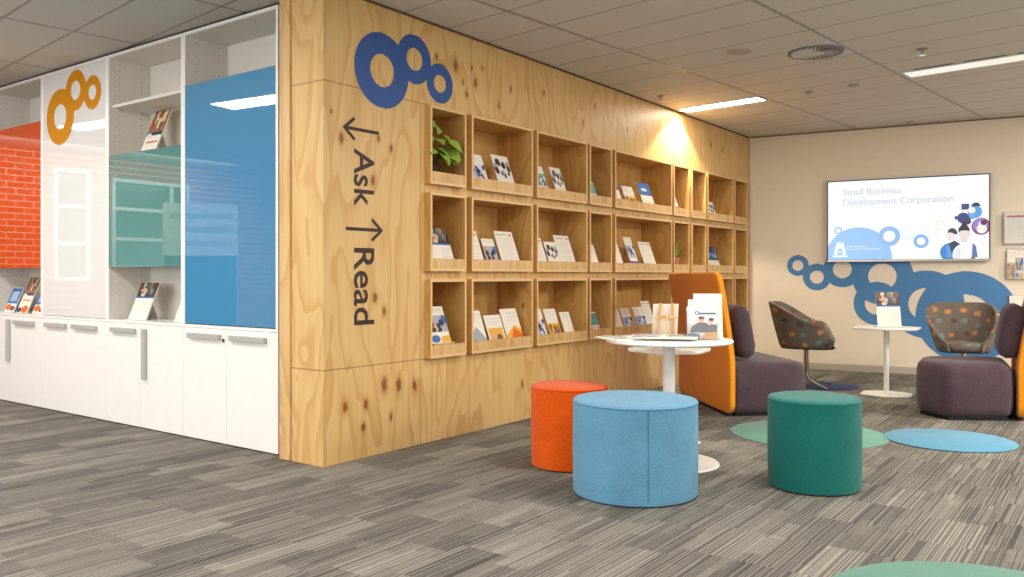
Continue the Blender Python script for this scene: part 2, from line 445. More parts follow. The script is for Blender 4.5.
def tub_fabric():
    """Taupe upholstery woven with small orange, red and teal dashes."""
    m, nt, b = newmat('patterned_taupe_fabric')
    tc = nd(nt, 'ShaderNodeTexCoord'); uv = nd(nt, 'ShaderNodeUVMap'); uv.uv_map = 'weave'
    vo = nd(nt, 'ShaderNodeTexVoronoi', i_Scale=9.5, i_Randomness=0.5, voronoi_dimensions='2D'); nt.links.new(uv.outputs[0], vo.inputs['Vector'])
    nz = nd(nt, 'ShaderNodeTexNoise', i_Scale=60.0, i_Detail=1.0); nt.links.new(uv.outputs[0], nz.inputs['Vector'])
    d = math_n(nt, 'ADD', vo.outputs['Distance'], math_n(nt, 'MULTIPLY_ADD', nz.outputs['Fac'], 0.9, -0.45))
    dot = math_n(nt, 'MULTIPLY', math_n(nt, 'LESS_THAN', d, 0.25), math_n(nt, 'GREATER_THAN', nz.outputs['Fac'], 0.42))
    s = nd(nt, 'ShaderNodeSeparateColor'); nt.links.new(vo.outputs['Color'], s.inputs[0])
    rp = nd(nt, 'ShaderNodeValToRGB'); rp.color_ramp.interpolation = 'CONSTANT'; nt.links.new(s.outputs[0], rp.inputs[0])
    el = rp.color_ramp.elements
    el[0].position = 0; el[0].color = lin((214, 142, 78)); el[1].position = 0.3; el[1].color = lin((104, 140, 140))
    e = el.new(0.55); e.color = lin((188, 76, 52)); e = el.new(0.78); e.color = lin((70, 62, 60))
    f = nd(nt, 'ShaderNodeTexNoise', i_Scale=180.0, i_Detail=3.0); nt.links.new(tc.outputs['Object'], f.inputs['Vector'])
    base = mixc(nt, f.outputs['Fac'], lin((84, 75, 68)), lin((128, 117, 106)))
    nt.links.new(mixc(nt, math_n(nt, 'MULTIPLY', dot, 0.85), base, rp.outputs[0]), b.inputs['Base Color'])
    b.inputs['Roughness'].default_value = 0.95; b.inputs['Specular IOR Level'].default_value = 0.15
    return m
M_TUB = tub_fabric()
M_CARPET = carpet()
def peg_board():
    """White board with two columns of shelf pin holes, 5 cm apart."""
    m, nt, b = newmat('white_board_with_pin_holes')
    tc = nd(nt, 'ShaderNodeTexCoord'); x = nd(nt, 'ShaderNodeSeparateXYZ'); nt.links.new(tc.outputs['Object'], x.inputs[0])
    dz = math_n(nt, 'MULTIPLY', math_n(nt, 'SUBTRACT', math_n(nt, 'FRACT', math_n(nt, 'DIVIDE', x.outputs[2], 0.05)), 0.5), 0.05)
    hole = None
    for yy in (0.09, 0.27):
        dy = math_n(nt, 'SUBTRACT', x.outputs[1], yy)
        d = math_n(nt, 'SQRT', math_n(nt, 'ADD', math_n(nt, 'MULTIPLY', dy, dy), math_n(nt, 'MULTIPLY', dz, dz)))
        h = math_n(nt, 'LESS_THAN', d, 0.0042); hole = h if hole is None else math_n(nt, 'MAXIMUM', hole, h)
    nt.links.new(mixc(nt, hole, lin((226, 220, 210)), lin((150, 142, 134))), b.inputs['Base Color']); b.inputs['Roughness'].default_value = 0.5
    return m
M_PEG = peg_board()

# ------------------------------------------------------------------ setting
XC, YW, HC = 3.345, 3.81, 2.84            # cabinet fronts, plywood wall, ceiling height
BW0 = (10.123, 3.803); BWD = Vector((0.38, -2.922)).normalized(); BROT = math.atan2(BWD.y, BWD.x)
def BWP(u, z, off=0.0):                    # point on the screen wall: u metres along it from the plywood corner
    u *= 0.9905
    return (BW0[0] + BWD.x * u + BWD.y * off, BW0[1] + BWD.y * u - BWD.x * off, z)

bm = B(); box(bm, -5.5, 12.5, -7.5, 12.2, -0.05, 0.0); struct('floor', bm, M_CARPET)
bm = B(); box(bm, -5.5, 12.5, -7.5, 12.2, HC, HC + 0.05); struct('ceiling', bm, ceiling_mat())

# plywood display wall: boards around the openings of the 27 boxes
COLS = [(4.179, 4.555), (4.616, 5.372), (5.427, 6.189), (6.231, 6.615), (6.675, 7.847), (7.889, 8.261), (8.332, 8.699), (8.747, 9.488), (9.535, 9.944)]
ROWS = [(1.742, 2.268), (1.156, 1.685), (0.570, 1.101)]
XEND = 10.16
bm = B()
zs = [0.001] + [v for r in ROWS[::-1] for v in r] + [HC]
for i in range(len(zs) - 1):
    if i % 2 == 0: box(bm, 3.30, XEND, YW, YW + 0.02, zs[i], zs[i + 1])
    else:
        xs = [3.30] + [v for c in COLS for v in c] + [XEND]
        for k in range(0, len(xs) - 1, 2): box(bm, xs[k], xs[k + 1], YW, YW + 0.02, zs[i], zs[i + 1])
bmesh.ops.remove_doubles(bm, verts=bm.verts[:], dist=1e-5)
struct('wall_left', bm, M_WALLPLY)
bm = B(); box(bm, 3.301, 3.32, YW + 0.021, 4.097, 0.001, HC); struct('wall_end', bm, M_WALLPLY)
bm = B(); box(bm, 3.286, 3.345, 4.098, 4.196, 0.004, HC, bev=0.002, seg=1); struct('trim_1', bm, M_PALEPLY)
bm = B(); box(bm, 3.30, XEND - 0.03, YW - 0.012, YW - 0.001, HC - 0.014, HC - 0.001); struct('trim_3', bm, plain((96, 80, 62), 0.6))
bm = B(); box(bm, 3.705, 10.05, 4.24, 4.26, 0.0, HC); struct('wall_core', bm, M_WHITEIN)

# screen wall
bm = B(); box(bm, 0.0, 9.0, 0.0, 0.1, 0.0, HC); struct('wall_back', bm, M_BACKWALL, BWP(0, 0), BROT)
bm = B(); box(bm, 0.02, 8.9, -0.014, -0.001, 0.0, 0.084, bev=0.003, seg=1); struct('baseboard_back', bm, M_BASEB, BWP(0, 0), BROT)
bm = B(); box(bm, 0.02, 8.9, -0.014, -0.001, HC - 0.016, HC - 0.001); struct('trim_4', bm, plain((120, 110, 98), 0.6), BWP(0, 0), BROT)

# the rest of the room, which the glass doors mirror: brick end wall with windows, plain side and rear walls
bm = B()
WIN = [(-0.95, 0.30, 1.22, 2.55), (0.62, 1.12, 1.05, 2.62)]
box(bm, -5.4, WIN[0][0], 12.0, 12.1, 0, HC); box(bm, WIN[0][1], WIN[1][0], 12.0, 12.1, 0, HC); box(bm, WIN[1][1], 3.7, 12.0, 12.1, 0, HC)
for x0, x1, z0, z1 in WIN:
    box(bm, x0, x1, 12.0, 12.1, 0, z0); box(bm, x0, x1, 12.0, 12.1, z1, HC)
struct('wall_far', bm, brick_mat())
M_PANE = plain((150, 172, 168), 0.1)
for k, (x0, x1, z0, z1) in enumerate(WIN):
    bm = B(); f = 0.05
    box(bm, x0, x0 + f, 11.97, 12.03, z0, z1); box(bm, x1 - f, x1, 11.97, 12.03, z0, z1)
    box(bm, x0 + f, x1 - f, 11.97, 12.03, z0, z0 + f); box(bm, x0 + f, x1 - f, 11.97, 12.03, z1 - f, z1)
    for q in (1, 2): zz = z0 + (z1 - z0) * q / 3; box(bm, x0 + f, x1 - f, 11.975, 12.025, zz - 0.025, zz + 0.025)
    if k == 0: xm = x0 + 0.3; box(bm, xm - 0.025, xm + 0.025, 11.976, 12.024, z0 + f, z1 - f)
    w = struct('window_%d' % (k + 1), bm, plain((226, 228, 226), 0.5))
    bm = B(); box(bm, x0 + 0.02, x1 - 0.02, 12.04, 12.05, z0 + 0.02, z1 - 0.02)
    link('pane', bm, emit((150, 180, 174), 0.5, 'daylit_pane'), w)
bm = B(); box(bm, 3.705, 3.76, 4.26, 12.1, 0, HC); struct('wall_behind', bm, M_WHITEIN)
bm = B(); box(bm, -5.4, -5.3, -7.4, 12.0, 0, HC); struct('wall_rear', bm, plain((206, 200, 190), 0.8))
bm = B(); box(bm, -5.3, 11.6, -7.4, -7.3, 0, HC); struct('wall_right', bm, plain((206, 200, 190), 0.8))

# ------------------------------------------------------------------ display boxes in the plywood wall
YF, YB, TK, LIP = 3.757, 4.112, 0.018, 0.085
ORD = ['first', 'second', 'third', 'fourth', 'fifth', 'sixth', 'seventh', 'eighth', 'ninth']
WID = ['narrow', 'wide', 'wide', 'narrow', 'extra wide', 'narrow', 'narrow', 'wide', 'narrow']
ROWN = ['top', 'middle', 'bottom']
CUBBY = {}
for ri, (z0, z1) in enumerate(ROWS):
    for ci, (x0, x1) in enumerate(COLS):
        w, h, dp = x1 - x0, z1 - z0, YB - YF
        t = thing('display_box', '%s plywood display box, %s from the lettering in the %s row' % (WID[ci], ORD[ci], ROWN[ri]), 'shelf box', (x0, YF, z0), 0, 'plywood display boxes in the wall')
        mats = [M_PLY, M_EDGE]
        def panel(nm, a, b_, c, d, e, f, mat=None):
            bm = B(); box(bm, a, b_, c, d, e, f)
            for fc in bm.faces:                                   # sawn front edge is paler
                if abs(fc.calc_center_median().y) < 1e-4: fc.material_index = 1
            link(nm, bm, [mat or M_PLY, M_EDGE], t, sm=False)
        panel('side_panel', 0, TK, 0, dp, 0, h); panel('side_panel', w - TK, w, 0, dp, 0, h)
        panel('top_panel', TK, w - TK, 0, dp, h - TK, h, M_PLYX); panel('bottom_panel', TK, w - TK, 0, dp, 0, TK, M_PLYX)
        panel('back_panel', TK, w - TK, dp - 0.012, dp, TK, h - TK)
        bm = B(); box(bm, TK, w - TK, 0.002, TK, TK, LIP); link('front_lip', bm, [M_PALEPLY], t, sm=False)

# ------------------------------------------------------------------ leaflets
def PN(rgb): return plain(rgb, 0.45)
BLUEP, NAVY, ORG, YEL, GRY, TXT, GRN, TEALP, BRN, SKN, RED, LBL, DKG = ((60, 110, 180), (40, 52, 96), (226, 104, 36), (236, 176, 60), (162, 168, 174), (224, 218, 210),
    (128, 178, 110), (92, 160, 160), (120, 84, 60), (214, 168, 140), (190, 60, 50), (150, 186, 220), (52, 50, 54))
def rect(a, b, c, d): return [(a, c), (b, c), (b, d), (a, d)]
def lines(z0, z1, n=4, a=0.1, b_=0.9): return [(rect(a, b_ - (0.2 if i % 3 == 2 else 0), z1 - (z1 - z0) * (i + 0.45) / n, z1 - (z1 - z0) * i / n), TXT) for i in range(n)]
def photo(z0, z1, cols, seed):
    rnd = random.Random(seed); out = [(rect(0, 1, z0, z1), cols[0])]
    for k in range(18):
        cx, cz = rnd.uniform(0.1, 0.9), rnd.uniform(z0 + 0.12 * (z1 - z0), z1 - 0.12 * (z1 - z0)); a = rnd.uniform(0.05, 0.14); bq = min(a * 0.8, cz - z0, z1 - cz)
        a = min(a, cx, 1 - cx)
        out.append((ellipse(cx, cz, a, bq, 10), cols[1 + k % (len(cols) - 1)]))
    return out
DES = {
    'orange': lines(0.62, 0.9, 3, 0.3) + [([(0, 0.0), (1, 0.0), (1, 0.42), (0.62, 0.55), (0, 0.28)], YEL), ([(0.12, 0.0), (1, 0.0), (1, 0.30), (0.55, 0.48)], ORG), ([(0.55, 0), (1, 0), (1, 0.3)], (206, 84, 40))],
    'green': lines(0.7, 0.92, 3, 0.2) + [([(0, 0.0), (1, 0.0), (1, 0.25), (0.5, 0.58), (0, 0.35)], GRY), ([(0, 0), (0.7, 0), (0.2, 0.3), (0, 0.22)], GRN)],
    'family': lines(0.66, 0.9, 3) + [(rect(0.08, 0.92, 0.05, 0.6), YEL)] + [(ellipse(0.4, 0.34, 0.16, 0.11), SKN), (ellipse(0.65, 0.3, 0.16, 0.11), BRN), (rect(0.25, 0.8, 0.07, 0.22), RED)],
    'text': lines(0.12, 0.82, 10) + [(rect(0.08, 0.6, 0.89, 0.93), (196, 196, 196)), (ellipse(0.82, 0.9, 0.08, 0.04), (230, 150, 110))],
    'phototop': [(rect(0, 1, 0.58, 0.62), BLUEP)] + photo(0.62, 1.0, [DKG, SKN, (122, 128, 110), BRN, (206, 196, 170), (70, 84, 110)], 3) + lines(0.1, 0.5, 6, 0.5, 0.95),
    'blueflag': photo(0.5, 1.0, [NAVY, ORG, BLUEP, DKG, LBL], 8) + [(rect(0, 1, 0.44, 0.5), DKG)] + lines(0.08, 0.38, 4),
    'mono': photo(0.35, 0.9, [(236, 230, 222), DKG, GRY, (90, 70, 62)], 5) + [(rect(0, 1, 0, 0.1), DKG)],
    'purple': photo(0.2, 0.7, [(226, 220, 226), (90, 80, 120), DKG, LBL], 11) + [(rect(0, 1, 0.02, 0.1), (96, 96, 170))],
    'teal': photo(0.35, 0.75, [TEALP, (226, 230, 226), BRN], 12) + photo(0.0, 0.3, [(150, 140, 130), DKG, BRN], 13),
    'blue': [(rect(0, 1, 0.55, 1.0), BLUEP), (ellipse(0.45, 0.75, 0.25, 0.06), (230, 234, 240))] + lines(0.1, 0.45, 5),
    'people': photo(0.3, 0.75, [(170, 176, 190), DKG, SKN, BLUEP, DKG], 21) + [(ellipse(0.25, 0.12, 0.22, 0.1), BLUEP), ([(0.5, 0.02), (1, 0.02), (1, 0.2), (0.6, 0.18)], YEL)] + lines(0.84, 0.94, 2),
    'couple': [(rect(0, 1, 0.2, 0.84), (206, 208, 212)), (ellipse(.48, .58, .10, .085), SKN), (ellipse(.48, .645, .105, .045), (110, 76, 52)), ([(.08, .2), (.92, .2), (.80, .40), (.62, .5), (.36, .5), (.16, .38)], (54, 48, 58)), (ellipse(.80, .55, .085, .07), SKN), (ellipse(.82, .60, .09, .045), (92, 64, 48)), ([(.68, .2), (1, .2), (1, .44), (.78, .46)], (66, 58, 70)),
               (rect(.3, .98, .76, .80), (60, 92, 130)), (ellipse(.34, .80, .075, .06), (60, 110, 160)), (ellipse(.34, .80, .04, .032), (230, 232, 236)), (ellipse(.18, .07, .26, .12), (70, 110, 150)), ([(.42, .0), (1, .0), (1, .22), (.62, .2)], (232, 164, 44))],
    'flower': photo(0.0, 0.62, [(150, 170, 210), BLUEP, (220, 226, 236), NAVY], 31) + lines(0.72, 0.9, 2),
    'brownphoto': photo(0.0, 0.55, [YEL, BRN, (150, 90, 60), (120, 120, 150)], 41) + lines(0.68, 0.92, 3),
    'plain': lines(0.82, 0.92, 2, 0.2, 0.8),
    'pinkblue': [(rect(0, 1, 0.45, 0.95), TEALP), (rect(0, 1, 0, 0.4), (230, 150, 140)), (ellipse(0.5, 0.25, 0.3, 0.12), (240, 226, 214))],
    'rackcard': photo(0.55, 1.0, [(150, 110, 70), (226, 210, 170), BRN, RED, (190, 180, 150)], 51) + [(rect(0, 1, 0.49, 0.55), NAVY), (ellipse(0.2, 0.5, 0.16, 0.04), (226, 230, 236)), (ellipse(0.2, 0.08, 0.2, 0.07), NAVY), (ellipse(0.7, 0.1, 0.28, 0.1), ORG)] + [(rect(0.2, 0.9, 0.34, 0.37), ORG)],
    'phone': [(rect(0.0, 1, 0.35, 0.98), (70, 110, 180)), (rect(0.1, 0.9, 0.6, 0.9), DKG), (rect(0.15, 0.85, 0.45, 0.85), LBL)] + [(ellipse(0.3, 0.2, 0.28, 0.12), ORG), (ellipse(0.75, 0.16, 0.22, 0.1), BRN)],
    'board': [(rect(0.05, 0.95, 0.62, 0.66), BLUEP), (ellipse(0.8, 0.6, 0.1, 0.03), GRY), (ellipse(0.3, 0.6, 0.1, 0.03), SKN)],
}
def paper_mesh(bm, w, h, des, M, th=0.004, mats=None):
    mats.append(M_PAPER) if not mats else None
    box(bm, -w / 2, w / 2, 0, th, 0, h, M=M)
    for k, (pts, rgb) in enumerate(DES[des]):
        mm = PN(rgb)
        if mm not in mats: mats.append(mm)
        vs = [(-w / 2 + w * min(max(p[0], 0.0), 1.0), h * min(max(p[1], 0.0), 1.0)) for p in pts]
        flat(bm, vs, -0.0004 - 0.00012 * k, mats.index(mm), M)
def leaflet(label, w, h, des, loc, rotz=0.0, lean=20.0, th=0.005, name='leaflet', group=None):
    bm = B(); mats = [M_PAPER]
    M = Matrix.Rotation(math.radians(-lean), 4, 'X')
    paper_mesh(bm, w, h, des, M, th, mats)
    me = bpy.data.meshes.new(name); bm.to_mesh(me); bm.free()
    for m in mats: me.materials.append(m)
    o = bpy.data.objects.new(name, me); C.objects.link(o); o.location = loc; o.rotation_euler = (0, 0, rotz)
    return tag(o, label, 'leaflet', group)

def easel(label, loc, h, w, rotz=0.0, lean=20.0, shelf=0.06):
    """Small wooden easel: two front legs, a rear strut, a crossbar and a ledge; the front leans back by LEAN."""
    t = thing('display_easel', label, 'easel', loc, rotz)
    ta = math.tan(math.radians(lean)); dth = 0.007
    for s in (-1, 1):
        bm = B(); Mx = Matrix.Rotation(math.radians(-lean), 4, 'X') @ Matrix.Translation((s * w * 0.30, 0, 0)) @ Matrix.Rotation(math.radians(-s * 4), 4, 'Y')
        box(bm, -0.008, 0.008, dth, dth + 0.012, 0.0, h, M=Mx); link('leg', bm, M_PALEPLY, t, sm=False)
    L = h * 0.72
    bm = B(); yb = math.tan(math.radians(lean)) * L + 0.16
    tube(bm, (0, ta * L + 0.02, L), (0, yb, 0.004), 0.008, seg=8); link('rear_strut', bm, M_PALEPLY, t)
    bm = B(); Mx = Matrix.Rotation(math.radians(-lean), 4, 'X')
    box(bm, -w * 0.34, w * 0.34, dth + 0.012, dth + 0.022, L - 0.009, L + 0.009, M=Mx); link('crossbar', bm, M_PALEPLY, t, sm=False)
    bm = B(); box(bm, -w * 0.5, w * 0.5, -0.02, dth, shelf - 0.012, shelf, M=Mx); link('ledge', bm, M_PALEPLY, t, sm=False)
    return t

RN = {1: 'top', 2: 'middle', 3: 'bottom'}
LEAF = [  # row, box, X, width, height, design, words
    (1, 2, 4.778, .18, .272, 'purple', 'pale booklet with dark figures and a violet foot strip'),
    (1, 2, 5.095, .21, .300, 'mono', 'white booklet with black and white cover picture'),
    (1, 3, 5.574, .18, .272, 'teal', 'booklet with teal and stone grey cover'),
    (1, 3, 5.854, .16, .285, 'mono', 'booklet with dark portrait cover'),
    (1, 4, 6.366, .14, .205, 'pinkblue', 'small teal and pink card'),
    (1, 5, 6.800, .17, .310, 'blue', 'tall leaflet with blue head at the inner side wall'),
    (1, 5, 7.070, .21, .225, 'brownphoto', 'short leaflet with brown picture'),
    (1, 5, 7.436, .25, .297, 'blue', 'broad leaflet with blue head and white foot'),
    (1, 6, 8.060, .13, .250, 'purple', 'dark slim booklet on the ledge'),
    (1, 8, 8.990, .22, .215, 'mono', 'small grey pictured leaflet'),
    (2, 1, 4.369, .22, .300, 'phototop', 'white leaflet with photo strip along its top edge'),
    (2, 2, 4.730, .17, .296, 'text', 'white text leaflet half behind the box side'),
    (2, 2, 4.923, .145, .240, 'people', 'small leaflet with a picture of people'),
    (2, 2, 5.148, .23, .308, 'text', 'large white text leaflet'),
    (2, 3, 5.560, .17, .272, 'text', 'white text leaflet half behind the box side'),
    (2, 3, 5.756, .17, .244, 'mono', 'small leaflet with a dark picture'),
    (2, 3, 5.963, .23, .308, 'text', 'large white text leaflet'),
    (2, 4, 6.371, .18, .240, 'plain', 'blank white leaflet'),
    (2, 5, 6.810, .20, .270, 'plain', 'blank white leaflet at the inner side wall'),
    (2, 5, 7.150, .15, .275, 'purple', 'dark slim booklet standing on an easel'),
    (2, 5, 7.462, .25, .300, 'text', 'large white text leaflet'),
    (2, 8, 9.060, .30, .300, 'blueflag', 'leaflet with navy and orange photo'),
    (3, 2, 4.766, .18, .296, 'green', 'white leaflet with green and grey triangles'),
    (3, 2, 4.985, .20, .255, 'family', 'white leaflet with a family photo'),
    (3, 2, 5.206, .21, .298, 'orange', 'white leaflet with orange triangle'),
    (3, 3, 5.570, .15, .280, 'purple', 'booklet with violet figures'),
    (3, 3, 5.770, .17, .277, 'brownphoto', 'leaflet with yellow and brown picture'),
    (3, 3, 5.981, .15, .242, 'plain', 'small blank cream leaflet'),
    (3, 4, 6.409, .16, .225, 'pinkblue', 'small teal and pink card'),
    (3, 5, 6.815, .19, .230, 'plain', 'blank white leaflet at the inner side wall'),
    (3, 5, 7.030, .17, .243, 'flower', 'leaflet with pale blue photo'),
    (3, 5, 7.290, .19, .244, 'flower', 'leaflet with bright blue photo beside the tall one'),
    (3, 5, 7.480, .17, .300, 'text', 'tall pale text leaflet'),
]
for r, bx, X, w, h, des, words in LEAF:
    z0 = ROWS[r - 1][0] + TK
    dz, dy = 0.0, 0.0
    if (r, bx) == (2, 5) and des == 'purple':
        easel('small wooden easel under the dark booklet, fifth box of the middle row', (X, YF + 0.03, z0), 0.30, 0.16, lean=20); dz = 0.062
    if (r, bx) == (1, 6):
        easel('small wooden easel under the slim booklet, sixth box of the top row', (X, YF + 0.03, z0), 0.28, 0.13, lean=20); dz = 0.062
    leaflet('%s, %s box of the %s row' % (words, ORD[bx - 1], RN[r]), w, h, des, (X, YF + 0.026 + dz * 0.36 + (0.004 if dz else 0), z0 + 0.001 + dz), group='leaflets in the plywood boxes')
easel('small wooden easel with ledge in the first box of the bottom row', (4.366, YF + 0.035, ROWS[2][0] + TK), 0.33, 0.22, lean=20, shelf=0.075)
leaflet('leaflet with yellow and blue photo standing on the easel, first box of the bottom row', .20, .265, 'people', (4.366, YF + 0.035 + 0.027, ROWS[2][0] + TK + 0.073), group='leaflets in the plywood boxes')

# ------------------------------------------------------------------ plants
M_LEAF = plain((150, 182, 70), 0.45); M_LEAF2 = plain((82, 122, 44), 0.45)
def leaf_pts(bm, base, tip, width, up, mi=0):
    b0, t0 = Vector(base), Vector(tip); ax = (t0 - b0); L = ax.length; ax.normalize()
    upv = Vector(up); sd = ax.cross(upv).normalized(); nn = sd.cross(ax).normalized()
    prof = [(0.0, 0.02), (0.12, 0.62), (0.3, 1.0), (0.5, 0.92), (0.72, 0.6), (0.9, 0.22), (1.0, 0.01)]
    rows = []
    for t_, q in prof:
        c_ = b0 + ax * (L * t_) - nn * (0.12 * L * t_ * t_)
        rows.append([bm.verts.new(c_ - sd * width * q + nn * width * 0.25 * q), bm.verts.new(c_), bm.verts.new(c_ + sd * width * q + nn * width * 0.25 * q)])
    for a, b_ in zip(rows, rows[1:]):
        for i in range(2): bm.faces.new((a[i], a[i + 1], b_[i + 1], b_[i])).material_index = mi
t = thing('potted_plant', 'leafy green plant in a dark pot, first box of the top row', 'plant', (4.36, 3.93, ROWS[0][0] + TK))
bm = B(); lathe(bm, [(0, 0), (0.055, 0), (0.075, 0.12), (0.082, 0.12), (0.082, 0.135), (0.07, 0.135), (0.066, 0.115), (0, 0.115)], 24); link('pot', bm, plain((60, 44, 38), 0.6), t)
leafs = [(-.06, -.05, .30), (.02, -.07, .36), (-.10, -.07, .22), (.06, -.10, .30), (.10, -.10, .20), (-.02, -.11, .20), (.05, -.12, .16), (-.11, -.10, .18), (-.08, -.12, .17), (.10, -.13, .18), (.12, -.13, .24), (-.03, -.02, .40), (.0, -.13, .19), (-.12, -.04, .33), (-.05, -.13, .26), (.08, -.15, .17), (.02, -.13, .17), (.11, -.10, .15), (-.04, -.15, .16), (.12, -.13, .2), (.07, -.16, .26), (-.13, -.14, .19)]
bs, bl = B(), B(); rnd = random.Random(4)
for x, y, z in leafs:
    root = Vector((x * 0.2, y * 0.1, 0.11)); p = Vector((x * 0.75, y * 0.8, z + 0.045))
    tube(bs, root, (root + p) / 2 + Vector((0, 0, 0.03)), 0.0025, seg=6); tube(bs, (root + p) / 2 + Vector((0, 0, 0.03)), p, 0.0022, seg=6)
    leaf_pts(bl, p, p + Vector((x * 0.45 + rnd.uniform(-.05, .05), y * 0.5 - 0.02, -0.06 + rnd.uniform(-.03, .02))), rnd.uniform(0.036, 0.05), (rnd.uniform(-.3, .3), -0.9, 0.5), rnd.choice((0, 0, 1)))
link('stems', bs, M_LEAF2, t); link('foliage', bl, [M_LEAF, M_LEAF2], t)
t = thing('potted_plant', 'small long leaved plant in a pink pot, sixth box of the middle row', 'plant', (8.09, 3.86, ROWS[1][0] + TK))
bm = B(); lathe(bm, [(0, 0), (0.045, 0), (0.06, 0.12), (0.064, 0.12), (0.064, 0.135), (0.054, 0.135), (0.05, 0.115), (0, 0.115)], 24); link('pot', bm, plain((196, 120, 116), 0.5), t)
bl = B()
for k in range(9):
    a = k * 2.4; q = 0.10 + 0.02 * (k % 3); leaf_pts(bl, (0.01 * math.cos(a), 0.01 * math.sin(a), 0.115), (q * math.cos(a), q * 0.8 * math.sin(a), 0.24 + 0.035 * (k % 4)), 0.016, (0, 0, 1), k % 2)
link('foliage', bl, [plain((176, 196, 60), 0.45), M_LEAF], t)

# ------------------------------------------------------------------ lettering and emblem on the plywood
def on_ply(u, v, x0=0.0): return None
Mr = Matrix(((0, 1, 0, 0), (0, 0, 1, 0), (-1, 0, 0, 0), (0, 0, 0, 1)))     # text x -> down, text y -> +X, normal -> -Y
Mr = Matrix(((0, 1, 0, 0), (0, 0, -1, 0), (-1, 0, 0, 0), (0, 0, 0, 1)))
def word(s, zt, ln, cap, label):
    bm = B(); add_text(bm, s, (ln, cap), Mr, bold=0.012)
    me = bpy.data.meshes.new('wall_lettering'); bm.to_mesh(me); bm.free(); me.materials.append(M_INK)
    o = bpy.data.objects.new('wall_lettering', me); C.objects.link(o); o.location = (3.545, YW - 0.0015, zt)
    tag(o, label, 'lettering')
word('Ask', 1.905, 0.354, 0.166, 'dark brown word Ask reading downwards on the plywood wall')
word('Read', 1.297, 0.474, 0.166, 'dark brown word Read reading downwards on the plywood wall')
def arrow(x0, x1, z, label):
    """Thin arrow lying along X from the tail x0 to the head x1."""
    bm = B(); s = 1 if x1 > x0 else -1; w = 0.0105
    def bar(p, q):
        p, q = Vector(p), Vector(q); d = (q - p).normalized(); n = Vector((-d.y, d.x)) * w
        pts = [p - n, q - n, q + n, p + n]
        flat(bm, [(v.x, v.y) for v in pts], 0)
    bar((x0, z), (x1 - s * 0.012, z)); bar((x1 - s * 0.085, z + 0.066), (x1 + s * 0.004, z - 0.004)); bar((x1 - s * 0.085, z - 0.066), (x1 + s * 0.004, z + 0.004))
    for i, v in enumerate(bm.verts): v.co.y -= 0.00005 * (i // 4)
    me = bpy.data.meshes.new('wall_arrow'); bm.to_mesh(me); bm.free(); me.materials.append(M_INK)
    o = bpy.data.objects.new('wall_arrow', me); C.objects.link(o); o.location = (0, YW - 0.0015, 0); tag(o, label, 'arrow')
arrow(3.750, 3.462, 2.022, 'dark arrow above the word Ask pointing to the white cabinets')
arrow(3.475, 3.775, 1.411, 'dark arrow between Ask and Read pointing along the display boxes')
def shape_obj(name, pred, bounds, dz, y, mat, parent=None, loc=None, rotz=0.0):
    bm = B(); strip_shape(bm, pred, *bounds, dz, y)
    me = bpy.data.meshes.new(name); bm.to_mesh(me); bm.free(); me.materials.append(mat)
    o = bpy.data.objects.new(name, me); C.objects.link(o)
    if parent: o.parent = parent
    if loc: o.location = loc
    o.rotation_euler = (0, 0, rotz)
    return o
o = shape_obj('ring_emblem', annuli([(3.782, 2.424, 0.238, 0.104), (4.078, 2.556, 0.163, 0.075), (4.332, 2.442, 0.135, 0.061)]), (3.5, 4.5, 2.17, 2.74), 0.006, 0.0, M_NAVYDECAL, loc=(0, YW - 0.0015, 0))
tag(o, 'dark blue emblem of three joined rings on the plywood above the arrows', 'emblem')
o = shape_obj('wall_graphic', annuli([(a * 0.9905, b_, c_ * 0.9925, d_ * 0.9925) for a, b_, c_, d_ in ((0.585, 1.245, 0.127, 0.064), (0.805, 1.105, 0.161, 0.079), (1.093, 1.197, 0.214, 0.105), (1.53, 1.113, 0.33, 0.152), (1.47, 0.80, 0.252, 0.128), (1.99, 0.80, 0.385, 0.185), (2.39, 0.665, 0.51, 0.25))]),
              (0.4, 3.0, 0.10, 1.46), 0.008, 0.0, M_DECAL, loc=BWP(0, 0, 0.0015), rotz=BROT)
tag(o, 'large blue graphic of overlapping rings on the cream wall below the screen', 'wall graphic')

# ------------------------------------------------------------------ storage cabinets and glass fronted shelving
CROT = -PI / 2                              # local X runs along the fronts towards the plywood, local Y into the units
UN = [  # Y start (far), Y end (near), door seam, doors' handles, glass, z range
    (8.43, 7.405, 7.965, ('v_end', 'h'), M_GORANGE, 'orange', 1.19, 2.437),
    (7.405, 6.345, 6.92, ('h', 'h'), M_GWHITE, 'white', 0.792, 2.799),
    (6.345, 5.322, 5.875, ('h', 'v_start'), M_GTEAL, 'teal', 1.19, 2.044),
    (5.322, 4.282, 4.820, ('h', 'h'), M_GBLUE, 'blue', 0.795, 2.444),
]
ZB, ZT, DEP = 0.79, 2.82, 0.355
bm = B(); box(bm, 0, 8.43 - 4.282, 0.02, 0.30, ZT + 0.001, HC - 0.001); struct('shadow_gap_filler', bm, M_BLACK, (XC, 8.43, 0), CROT)  # set-back black filler that paints in the shadow line above the units
